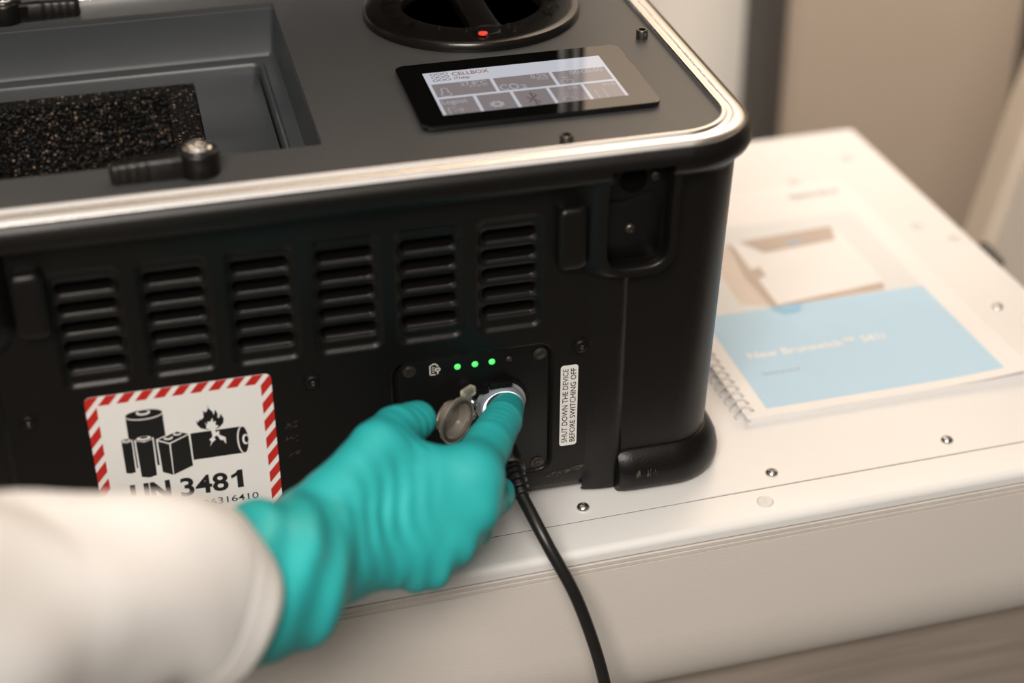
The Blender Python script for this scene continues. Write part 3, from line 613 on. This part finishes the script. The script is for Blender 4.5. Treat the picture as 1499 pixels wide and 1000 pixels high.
# round inspection hatch
HCX, HCY = 0.2127, 0.2125
hat = obj('round_hatch', lathe([(r_ * 1.048 if r_ > 0.05 else r_ * 1.035, z_) for r_, z_ in [(0.0650, 0.0), (0.0652, 0.0030), (0.0640, 0.0052), (0.0622, 0.0060), (0.0600, 0.0061), (0.0445, 0.0068), (0.0432, 0.0066), (0.0422, 0.0050), (0.0415, -0.008), (0.040, -0.010), (0, -0.010)]], 72, True, False), 'gloss', case, 35, (HCX, HCY, H))
gb = [(-0.0098, -0.046), (0.0098, -0.046), (0.0088, -0.030), (0.0088, 0.030), (0.0098, 0.046), (-0.0098, 0.046), (-0.0088, 0.030), (-0.0088, -0.030)]
obj('grip_bar', prism(gb, -0.0098, 0.0064, 0.0012), 'gloss', hat, 35)
obj('marker_boss', join(xf(lathe([(0.0082, 0.0055), (0.0080, 0.0072), (0.0074, 0.0074), (0, 0.0072)], 30, False, False), lambda a, b, c: (a - 0.001, b - 0.0500, c)), *[xf(lathe([(0.0011, 0.006), (0.0009, 0.0078), (0, 0.008)], 12, False, False), lambda a, b, c, x=x, y=y: (a + x, b + y, c)) for x, y in ((-0.013, -0.0455), (0.013, -0.0455), (0.0155, -0.0515), (-0.028, -0.0375))]), 'gloss', hat, 40)
obj('red_dot', xf(lathe([(0.0029, 0.0070), (0.0028, 0.0079), (0.0020, 0.0082), (0, 0.0082)], 24, False, False), lambda a, b, c: (a - 0.0050, b - 0.0560, c)), 'red_dot', hat, 40)
def arc_text(body, a0, da, size):
    out = []
    for i, ch in enumerate(body):
        v, f = text(ch, size, 0.0002, align='CENTER'); a = a0 + i * da
        def pl(x, y, z, a=a):
            r = 0.0485 + y; return ((r) * math.cos(a) - x * math.sin(a) * -1 * -1 if False else r * math.cos(a) + x * math.sin(a), r * math.sin(a) - x * math.cos(a), 0.0066)
        base = [pl(*p) for p in v]; top = [(p[0], p[1], p[2] + 0.0009) for p in base]; n = len(v); F = [tuple(i_ + n for i_ in q) for q in f]
        eds = {}
        for q in f:
            for s_ in range(len(q)):
                e_ = (q[s_], q[(s_ + 1) % len(q)]); eds[e_] = 1
        F += [(a_, b_, b_ + n, a_ + n) for a_, b_ in eds if (b_, a_) not in eds]
        out.append((base + top, F))
    return out
for vf in arc_text('OUVERT', math.radians(132), math.radians(16), 0.011) + arc_text('FERMER', math.radians(-38), math.radians(16), 0.011): obj('raised_letter', vf, 'gloss', hat, 30)
# display
DX0, DX1, DY0, DY1 = 0.1480, 0.2828, 0.0396, 0.1285
dis = obj('display', prism(rr(DX0, DX1, DY0, DY1, 0.0062, 6), H + 0.0012, H + 0.0036, 0.0004), 'bezel', case, 8)
obj('display_base', prism(rr(DX0 + 0.004, DX1 - 0.004, DY0 + 0.0035, DY1 - 0.004, 0.004, 4), H - 0.001, H + 0.0014), 'pit', dis, 30)
SXA, SXB, SYA, SYB = 0.1620, 0.2672, 0.0530, 0.1135; ZS_ = H + 0.00362
def scr(vf, z): return xf(vf, lambda a, b, c: (SXA + a * (SXB - SXA), SYB - b * (SYB - SYA), ZS_ + z))   # s 0..1 right, t 0..1 down
def scr_pt(poly): return pg(poly)
def rc(s0, s1, t0, t1): return [(s0, t0), (s1, t0), (s1, t1), (s0, t1)]
scrn = obj('screen', scr(pg(rc(0, 1, 0, 1)), 0.00002), 'scr_bg', dis, 0)
tiles = [rc(0.017, 0.338, 0.285, 0.595), rc(0.357, 0.668, 0.285, 0.595), rc(0.687, 0.984, 0.285, 0.595), rc(0.017, 0.200, 0.64, 0.965), rc(0.218, 0.401, 0.64, 0.965), rc(0.419, 0.600, 0.64, 0.965), rc(0.618, 0.792, 0.64, 0.965), rc(0.810, 0.984, 0.64, 0.965)]
tiles = [[(p[0], 1.0 if p[1] == 0.965 else p[1]) for p in t] for t in tiles]
first = None
for t in tiles: obj('screen_tile', scr(pg(t), 0.00006), 'scr_tile', dis, 0)
AS = (SXB - SXA) / (SYB - SYA)
def stx(body, s, t, h, w_, bold=0.010, shear=0): return xf(text(body, 1.0, bold, shear=shear, fit=1.0), lambda a, b, c: (s + a * w_, t - b / 0.70 * h, 0))
def sring(s, t, r, wd, n=20): return xf(stroke([(math.cos(2 * PI * k / n) * r, math.sin(2 * PI * k / n) * r) for k in range(n)], wd, True), lambda a, b, c: (s + a, t + b * AS, 0))
def sst(P, wd): return xf(stroke([(p[0], p[1] / AS) for p in P], wd), lambda a, b, c: (a, b * AS, 0))
obj('screen_logo', scr(join(*[sring(0.052 + 0.034 * i, 0.055 + 0.072 * j, 0.0135, 0.0052) for i in range(3) for j in range(3)], stx('i71ship', 0.152, 0.215, 0.055, 0.090, 0.02, 0.25)), 0.0001), 'scr_dark', dis, 0)
obj('screen_name', scr(stx('CELLBOX', 0.155, 0.125, 0.080, 0.205, 0.022), 0.0001), 'scr_red', dis, 0)
gear = []
for k in range(32):
    a = 2 * PI * k / 32; r = 0.042 if (k // 2) % 2 else 0.033; gear.append((0.302 + r * math.cos(a), 0.88 + r * math.sin(a) * AS))
gear_h = [(0.302 + 0.016 * math.cos(2 * PI * k / 20), 0.88 + 0.016 * math.sin(2 * PI * k / 20) * AS) for k in range(20)]
th = [(0.055, 0.42), (0.062, 0.395), (0.072, 0.39), (0.082, 0.395), (0.088, 0.42), (0.088, 0.50), (0.098, 0.525), (0.098, 0.56), (0.086, 0.585), (0.072, 0.59), (0.058, 0.585), (0.046, 0.56), (0.046, 0.525), (0.055, 0.50), (0.055, 0.42)]
icons = [stx('27.8\u00b0C', 0.170, 0.385, 0.085, 0.145), stx('37.0\u00b0C', 0.21, 0.435, 0.035, 0.10), stx('0.2%', 0.560, 0.385, 0.085, 0.095), stx('5.0%', 0.585, 0.435, 0.035, 0.065), stx('00:00:00', 0.780, 0.385, 0.085, 0.185), sst(th, 0.007),
         stx('CO', 0.365, 0.585, 0.13, 0.105), stx('2', 0.480, 0.585, 0.085, 0.030), sring(0.735, 0.545, 0.033, 0.004), sst([(0.722, 0.44), (0.750, 0.44)], 0.008), sst([(0.735, 0.545), (0.745, 0.50)], 0.004),
         stx('Logout', 0.026, 0.765, 0.10, 0.135), sst([(0.085, 0.85), (0.042, 0.85), (0.042, 1.0)], 0.006), sst([(0.065, 0.92), (0.115, 0.92)], 0.005), sst([(0.100, 0.87), (0.118, 0.92), (0.100, 0.97)], 0.005),
         tess([gear, gear_h[::-1]]), stx('1%', 0.72, 0.72, 0.05, 0.05), sst([(0.655, 0.98), (0.655, 0.93), (0.67, 0.88), (0.69, 0.87), (0.705, 0.90), (0.72, 0.93), (0.735, 0.98)], 0.004), sst([(0.66, 0.83), (0.668, 0.80), (0.68, 0.80), (0.69, 0.83), (0.70, 0.80), (0.71, 0.82)], 0.003),
         stx('91%', 0.905, 0.73, 0.06, 0.07), sst([(0.845, 1.0), (0.845, 0.79), (0.892, 0.79), (0.892, 1.0)], 0.004)]
obj('screen_text', scr(join(*icons), 0.0001), 'scr_text', dis, 0)
obj('screen_symbol', scr(join(sst([(0.470, 0.80), (0.530, 0.93), (0.505, 1.0), (0.505, 0.70), (0.530, 0.77), (0.470, 0.92)], 0.012)), 0.0001), 'scr_dark', dis, 0)

# ------------------------------------------------------------------ charging cable
cab = empty('charging_cable', 'black power cable plugged into the case beneath the lit button', 'cable', loc=(0, 0, 0))
def pt(*p): return Vector(p)
p0, p1, p2 = pt(0.1822, 0.0095, 0.0482), pt(0.1805, -0.0200, 0.0492), pt(0.1824, -0.0360, 0.0410)
obj('plug', tube([p0, p0.lerp(p1, 0.25), p0.lerp(p1, 0.28), p0.lerp(p1, 0.62), p0.lerp(p1, 0.65), p1.lerp(p0, 0.05), p1], [0.0062, 0.0062, 0.0068, 0.0068, 0.0074, 0.0074, 0.0060], 24), 'rubber', cab, 30)
obj('plug_ring', tube([p0.lerp(p1, 0.86), p0.lerp(p1, 0.90), p0.lerp(p1, 0.98), p0.lerp(p1, 1.02)], [0.0066, 0.0078, 0.0078, 0.0066], 24), 'dark', cab, 30)
sp = spline([p1, p1.lerp(p2, 0.5) + Vector((0, 0, 0.001)), p2], 14); rs = []
for i in range(len(sp)): rs.append(0.0058 - 0.0016 * i / len(sp) + (0.0010 if (i // 3) % 2 == 0 else -0.0004))
obj('strain_relief', tube(sp, rs, 20), 'rubber', cab, 30)
sp = spline([p2.lerp(p1, 0.25), p2, (0.1906, -0.0600, 0.0240), (0.2054, -0.0745, -0.0109), (0.2201, -0.0780, -0.0698), (0.2247, -0.0780, -0.1235), (0.226, -0.076, -0.25), (0.23, -0.075, -0.5), (0.25, -0.10, -0.88), (0.30, -0.2, -0.896)], 10)
obj('cord', tube(sp, 0.0036, 16), 'rubber', cab, 60)

# ------------------------------------------------------------------ spiral-bound manual
man = empty('spiral_manual', 'white wire-bound manual with a light blue cover band, lying beside the black case', 'manual', loc=(0.3500, 0.0555, 0.0))
man.rotation_euler = (0, 0, 0.020)
MW, MH, MT = 0.2045, 0.3050, 0.0052
def page(z0, z1, s):
    o2 = rr(0.004 + s, MW - s * 0.5, s * 0.3, MH - s * 0.3, 0.002, 3)
    return prism(o2, z0, z1)
obj('pages', join(*[page(0.0002 + 0.0011 * k, 0.0002 + 0.0011 * k + 0.0009, 0.0006 * ((k * 7) % 4)) for k in range(4)]), 'paper', man, 0)
def bend(x, y):      # the cover curls up a little at its near right corner
    u = max(0, (x - 0.12) / 0.085); v = max(0, (0.10 - y) / 0.10); return 0.0035 * u * u * v
NXc, NYc = 24, 24
V = []; F = []
for z in (MT - 0.0006, MT):
    for j in range(NYc + 1):
        for i in range(NXc + 1):
            x, y = 0.003 + (MW - 0.003) * i / NXc, MH * j / NYc; V.append((x, y, z + bend(x, y)))
n1 = (NXc + 1) * (NYc + 1)
for q in range(2):
    for j in range(NYc):
        for i in range(NXc): a = q * n1 + j * (NXc + 1) + i; F.append((a, a + 1, a + NXc + 2, a + NXc + 1))
for i in range(NXc): F.append((i, i + 1, n1 + i + 1, n1 + i)); a = NYc * (NXc + 1) + i; F.append((a, a + 1, n1 + a + 1, n1 + a))
for j in range(NYc): a = j * (NXc + 1); F.append((a, a + NXc + 1, n1 + a + NXc + 1, n1 + a)); a += NXc; F.append((a, a + NXc + 1, n1 + a + NXc + 1, n1 + a))
cov_ = obj('cover', (V, F), 'paper', man, 30)
def dense(x0, x1, y0, y1, n=16):
    V = [(x0 + (x1 - x0) * i / n, y0 + (y1 - y0) * j / n, 0) for j in range(n + 1) for i in range(n + 1)]
    return V, [(j * (n + 1) + i, j * (n + 1) + i + 1, (j + 1) * (n + 1) + i + 1, (j + 1) * (n + 1) + i) for j in range(n) for i in range(n)]
def mp(vf, z): return xf(vf, lambda a, b, c: (a, b, MT + z + bend(a, b)))
BX0, BX1 = 0.0190, 0.1880
obj('blue_band', mp(dense(BX0, BX1, 0.0080, 0.1268), 0.0001), 'blue', cov_, 0)
obj('picture_ground', mp(dense(BX0, BX1, 0.1268, 0.2493), 0.0001), 'ice', cov_, 0)
obj('picture_side', mp(pg([(0.0758, 0.2257), (0.060, 0.2120), (0.0530, 0.1743), (0.0517, 0.1368), (0.0735, 0.1280)]), 0.0002), 'tan2', cov_, 0)
obj('picture_front', mp(pg([(0.0775, 0.2274), (0.0968, 0.2041), (0.1534, 0.2087), (0.163, 0.2245), (0.1648, 0.1718), (0.1627, 0.138), (0.0744, 0.1279), (0.0689, 0.1746)]), 0.00025), 'paper', cov_, 0)
for vf in (pg([(0.0860, 0.2250), (0.1617, 0.2303), (0.1560, 0.2087), (0.0968, 0.2041)]), pg([(0.0749, 0.1292), (0.162, 0.1391), (0.1593, 0.1293), (0.075, 0.1268)]), pg([(0.0696, 0.1793), (0.0853, 0.1847), (0.0843, 0.1701), (0.0729, 0.1662)]), pg([(0.0758, 0.2257), (0.0781, 0.2199), (0.0766, 0.1287), (0.0722, 0.1270), (0.0690, 0.1746)])): obj('picture_shade', mp(vf, 0.0003 + 0.00003 * len(cov_.children)), 'tan', cov_, 0)
for vf in (pg([(0.1190, 0.2120), (0.1310, 0.2128), (0.1310, 0.2158), (0.1190, 0.2150)]), pg([(0.0706, 0.1268), (0.0946, 0.1268), (0.0885, 0.1172), (0.0765, 0.1169)])): obj('picture_accent', mp(vf, 0.0006), 'blue2', cov_, 0)
def mtx(b, x, y, h, wd, bold=0.0): return xf(text(b, 1.0, bold, fit=1.0), lambda a, c, d: (x + a * wd, y + c / 0.7 * h, 0))
obj('cover_title', mp(mtx('New Brunswick\u2122 S41i', 0.0310, 0.0665, 0.0080, 0.1000, 0.02), 0.0002), 'paper', cov_, 0)
obj('cover_subtitle', mp(mtx('Operating manual', 0.0317, 0.0455, 0.0030, 0.0265), 0.0002), 'print_grey', cov_, 0)
obj('cover_brand', mp(mtx('eppendorf', 0.1500, 0.2825, 0.0070, 0.043, 0.02), 0.0002), 'print_grey', cov_, 0)
ring = tube([(0.0040 - 0.0062 * math.cos(t) * 1.0 - 0.0005, 0.0, 0.0038 + 0.0052 * math.sin(t)) for t in [2 * PI * k / 18 for k in range(18)]] + [(-0.0027, 0, 0.0038)], 0.0007, 6, (0, 1, 0))
first = None; first_h = None; NR = 34
hol = xf(pg(disc((0.0095, 0.0), 0.0012, 0.0014, 10)), lambda a, b, c: (a, b, MT + 0.0001))
for k in range(NR):
    y = 0.0085 + k * (MH - 0.017) / (NR - 1)
    if first is None: first = obj('wire_ring', ring, 'wire', man, 60, (0, y, 0)); first_h = obj('punched_hole', hol, 'groove', man, 0, (0, y, 0))
    else:
        o = first.copy(); COL.objects.link(o); o.location = (0, y, 0)
        o = first_h.copy(); COL.objects.link(o); o.location = (0, y, 0)

# ------------------------------------------------------------------ person: gloved right hand and coat sleeve
per = empty('person', 'person in a white coat sleeve and turquoise glove pressing the lit round button', 'person')
J = dict(it=(0.1819, -0.0048, 0.0812), idip=(0.1738, -0.0250, 0.0872), ipip=(0.1604, -0.050, 0.0908), imcp=(0.1437, -0.080, 0.0932),
         mmcp=(0.1412, -0.090, 0.0814), mpip=(0.1630, -0.047, 0.0545), mdip=(0.150, -0.030, 0.040), mt=(0.132, -0.036, 0.040),
         rmcp=(0.1268, -0.100, 0.0712), rpip=(0.1466, -0.065, 0.0479), rdip=(0.134, -0.048, 0.036), rt=(0.116, -0.050, 0.040),
         pmcp=(0.1123, -0.104, 0.0619), ppip=(0.1312, -0.074, 0.0395), pdip=(0.118, -0.060, 0.034), pt=(0.104, -0.062, 0.040),
         wrr=(0.0660, -0.103, 0.0935), wru=(0.0690, -0.116, 0.0860), cmc=(0.0763, -0.095, 0.1059), tmcp=(0.0977, -0.075, 0.1153), tip=(0.1101, -0.055, 0.1118), ttip=(0.1235, -0.042, 0.1075),
         cuff=(0.0320, -0.148, 0.1015), cuff2=(0.0050, -0.170, 0.1115), cuff3=(-0.027, -0.194, 0.1360))
J = {k: np.array(v) for k, v in J.items()}
caps = [('wrr', 'imcp', 0.0200, 0.0150), ('wrr', 'mmcp', 0.0195, 0.0148), ('wru', 'rmcp', 0.0195, 0.0142), ('wru', 'pmcp', 0.0195, 0.0135), ('imcp', 'pmcp', 0.0140, 0.0130),
        ('wrr', 'wru', 0.0205, 0.0205), ('wrr', 'cuff', 0.0215, 0.034), ('wru', 'cuff', 0.0215, 0.034), ('cuff', 'cuff2', 0.0345, 0.033), ('cuff2', 'cuff3', 0.033, 0.030)]
thumb = [('cmc', 'tmcp', 0.0175, 0.0155), ('tmcp', 'tip', 0.0155, 0.0130), ('tip', 'ttip', 0.0130, 0.0104), ('tmcp', 'imcp', 0.0100, 0.0110)]
fingers = [[('imcp', 'ipip', 0.0148, 0.0128), ('ipip', 'idip', 0.0128, 0.0112), ('idip', 'it', 0.0112, 0.0092)],
           [('mmcp', 'mpip', 0.0142, 0.0112), ('mpip', 'mdip', 0.0112, 0.0098), ('mdip', 'mt', 0.0098, 0.0085)],
           [('rmcp', 'rpip', 0.0138, 0.0108), ('rpip', 'rdip', 0.0108, 0.0094), ('rdip', 'rt', 0.0094, 0.0082)],
           [('pmcp', 'ppip', 0.0128, 0.0098), ('ppip', 'pdip', 0.0098, 0.0085), ('pdip', 'pt', 0.0085, 0.0075)]]
def capsule(P, a, b, ra, rb):
    a, b = J[a], J[b]; d = b - a; t = np.clip(((P - a) @ d) / (d @ d), 0, 1)
    return np.linalg.norm(P - a - t[..., None] * d, axis=-1) - (ra + (rb - ra) * t)
def smin(a, b, k):
    h = np.clip(0.5 + 0.5 * (b - a) / k, 0, 1); return b + (a - b) * h - k * h * (1 - h)
def field(P):
    d = None
    for q in caps: e_ = capsule(P, *q); d = e_ if d is None else smin(d, e_, 0.010)
    g = None
    for q in thumb[:3]: e_ = capsule(P, *q); g = e_ if g is None else smin(g, e_, 0.0012)
    d = smin(smin(d, g, 0.010), capsule(P, *thumb[3]), 0.009)
    for n_, fg in enumerate(fingers):
        g = None
        for q in fg: e_ = capsule(P, *q); g = e_ if g is None else smin(g, e_, 0.0012)
        d = smin(d, g, 0.008 if n_ == 0 else 0.0055)
    # folds of the thin glove: rings round wrist and cuff, fine creases along the fingers, drag lines over the back of the hand
    ax = J['mmcp'] - J['wru']; ax = ax / np.linalg.norm(ax); L = P - J['wrr']; s = L @ ax
    lat = np.array((0.0, -0.5, -0.86)); v = L @ lat
    x, y, z = P[..., 0], P[..., 1], P[..., 2]
    wob = 0.004 * np.sin(55 * v + 1.0) + 0.003 * np.sin(130 * v + 40 * s) + 0.9 * v * np.maximum(0, v)* 6
    m1 = np.exp(-((s - 0.018) / 0.030) ** 2)
    d = d + 0.00060 * m1 * (0.55 + 0.45 * np.sin(45 * v + 60 * s)) * np.sin(2 * PI * (s + wob) / 0.0105) * (0.6 + 0.4 * np.sin(90 * v + 2))
    m2 = np.exp(-((s + 0.035) / 0.030) ** 2)
    d = d + 0.0016 * m2 * np.sin(2 * PI * (s * 0.6 + 0.35 * v + 0.003 * np.sin(70 * v)) / 0.017)
    fd = J['it'] - J['imcp']; fd = fd / np.linalg.norm(fd); t = (P - J['imcp']) @ fd; rad = np.linalg.norm(P - J['imcp'] - t[..., None] * fd, axis=-1)
    m3 = ((t > 0.01) & (rad < 0.026)) * np.clip((t - 0.01) / 0.02, 0, 1)
    d = d + 0.00020 * m3 * (0.6 + 0.4 * np.sin(110 * t + 200 * z)) * np.sin(2 * PI * (t + 0.002 * np.sin(300 * z) + 0.15 * z) / 0.0052)
    td = J['ttip'] - J['tmcp']; td = td / np.linalg.norm(td); t = (P - J['tmcp']) @ td; rad = np.linalg.norm(P - J['tmcp'] - t[..., None] * td, axis=-1)
    m4 = ((t > -0.005) & (rad < 0.024)) * np.clip((t + 0.005) / 0.012, 0, 1)
    d = d + 0.00024 * m4 * (0.6 + 0.4 * np.sin(90 * t + 150 * y)) * np.sin(2 * PI * (t + 0.0016 * np.sin(250 * y)) / 0.0085)
    m5 = np.clip((0.082 - z) / 0.02, 0, 1) * np.clip((s - 0.02) / 0.02, 0, 1)
    d = d + 0.0009 * m5 * np.sin(2 * PI * (v * 0.25 + s + 0.004 * np.sin(80 * v)) / 0.016)
    return d
def surface_nets(lo, hi, h):
    n = [int(math.ceil((hi[i] - lo[i]) / h)) + 1 for i in range(3)]
    ax = [lo[i] + h * np.arange(n[i]) for i in range(3)]
    D = np.empty(n)
    for i in range(n[0]):
        Y, Z = np.meshgrid(ax[1], ax[2], indexing='ij'); D[i] = field(np.stack([np.full_like(Y, ax[0][i]), Y, Z], -1))
    S = D < 0; n = np.array(n)
    c = np.zeros(n - 1, int)
    for a in (0, 1):
        for b in (0, 1):
            for e_ in (0, 1): c += S[a:n[0] - 1 + a, b:n[1] - 1 + b, e_:n[2] - 1 + e_]
    act = (c > 0) & (c < 8); idx = -np.ones(n - 1, int); cells = np.argwhere(act); idx[act] = np.arange(len(cells))
    acc = np.zeros((len(cells), 3)); cnt = np.zeros(len(cells))
    cor = [(a, b, e_) for a in (0, 1) for b in (0, 1) for e_ in (0, 1)]
    for p in cor:
        for k in range(3):
            if p[k] == 0:
                q = list(p); q[k] = 1
                dp = D[tuple((cells + p).T)]; dq = D[tuple((cells + q).T)]; cr = (dp < 0) != (dq < 0)
                t = np.where(cr, dp / np.where(cr, dp - dq, 1), 0); pos = np.array(p)[None] + t[:, None] * (np.array(q) - np.array(p))[None]
                acc += pos * cr[:, None]; cnt += cr
    V = np.array(lo) + h * (cells + acc / cnt[:, None]); F = []
    for k in range(3):
        u, v = (k + 1) % 3, (k + 2) % 3
        sl0 = [slice(None)] * 3; sl1 = [slice(None)] * 3; sl0[k] = slice(0, -1); sl1[k] = slice(1, None)
        cr = np.argwhere(S[tuple(sl0)] != S[tuple(sl1)])
        ok = (cr[:, u] > 0) & (cr[:, v] > 0) & (cr[:, u] < n[u] - 1) & (cr[:, v] < n[v] - 1); cr = cr[ok]
        def off(du, dv): q = cr.copy(); q[:, u] -= du; q[:, v] -= dv; return idx[tuple(q.T)]
        Q = np.stack([off(1, 1), off(0, 1), off(0, 0), off(1, 0)], 1); fl = S[tuple(cr.T)]; Q[~fl] = Q[~fl][:, ::-1]; F.append(Q)
    return V, np.concatenate(F)
allp = np.array(list(J.values()))
V, F = surface_nets(allp.min(0) - 0.042, allp.max(0) + 0.042, 0.00125)
gl = obj('glove', (V.tolist(), F.tolist()), 'glove', per, 180)
# sleeve: outer cloth with folds, turned in at the opening
axis = [Vector(p) for p in ((-0.0010, -0.1730, 0.1140), (-0.0290, -0.195, 0.1470), (-0.0780, -0.240, 0.1775), (-0.1172, -0.280, 0.2175), (-0.20, -0.36, 0.30), (-0.30, -0.47, 0.40), (-0.38, -0.56, 0.50))]
sp = spline(axis, 26); NT = 96; rings = []
def sleeve_ring(p, t, u, v, r, i, s, fold=1.0):
    ring = []
    for k in range(NT):
        a = 2 * PI * k / NT
        f = 0.0016 * math.sin(3 * a + 45 * s + 0.6) + 0.0012 * math.sin(5 * a - 60 * s) + 0.0014 * math.sin(55 * s + 2.2 * math.sin(a + 1)) * (0.4 + 0.6 * min(1, s / 0.03))
        q = p + (u * math.cos(a) + v * math.sin(a)) * (r + f * fold) + t * (0.0035 * math.sin(a * 2 + 0.6) if i < 3 else 0)
        ring.append(tuple(q))
    return ring
frames = []
for i, p in enumerate(sp):
    t = (sp[min(i + 1, len(sp) - 1)] - sp[max(i - 1, 0)]).normalized(); u = Vector((0, 0, 1)); u = (u - t * u.dot(t)).normalized(); v = t.cross(u); frames.append((p, t, u, v))
s = 0.0
p, t, u, v = frames[0]
for k, rad in ((4, 0.0375), (2, 0.0380)): rings.append(sleeve_ring(p + t * 0.006 * k, t, u, v, rad, 0, 0.006 * k, 0.7))
rings.append(sleeve_ring(p - t * 0.0000, t, u, v, 0.0395, 0, 0.0, 0.9)); rings.append(sleeve_ring(p - t * 0.0008, t, u, v, 0.0410, 0, 0.0)); rings.append(sleeve_ring(p + t * 0.0003, t, u, v, 0.0425, 0, 0.0))
for i in range(1, len(frames)):
    p, t, u, v = frames[i]; s += (sp[i] - sp[i - 1]).length
    r = 0.0428 + 0.0035 * min(1, s / 0.1) - (0.0008 if 0.018 < s < 0.021 else 0) + 0.05 * max(0, s - 0.12)
    rings.append(sleeve_ring(p, t, u, v, r, i + 2, s))
obj('coat_sleeve', loft(rings, False, False), 'coat', per, 60)
a0 = Vector(J['cuff']); obj('forearm', tube([a0.lerp(Vector(J['wrr']), 0.2), a0, *sp[20::12]], [0.020, 0.024] + [0.030 + 0.0012 * i for i in range(len(sp[20::12]))], 20), 'skin', per, 60)
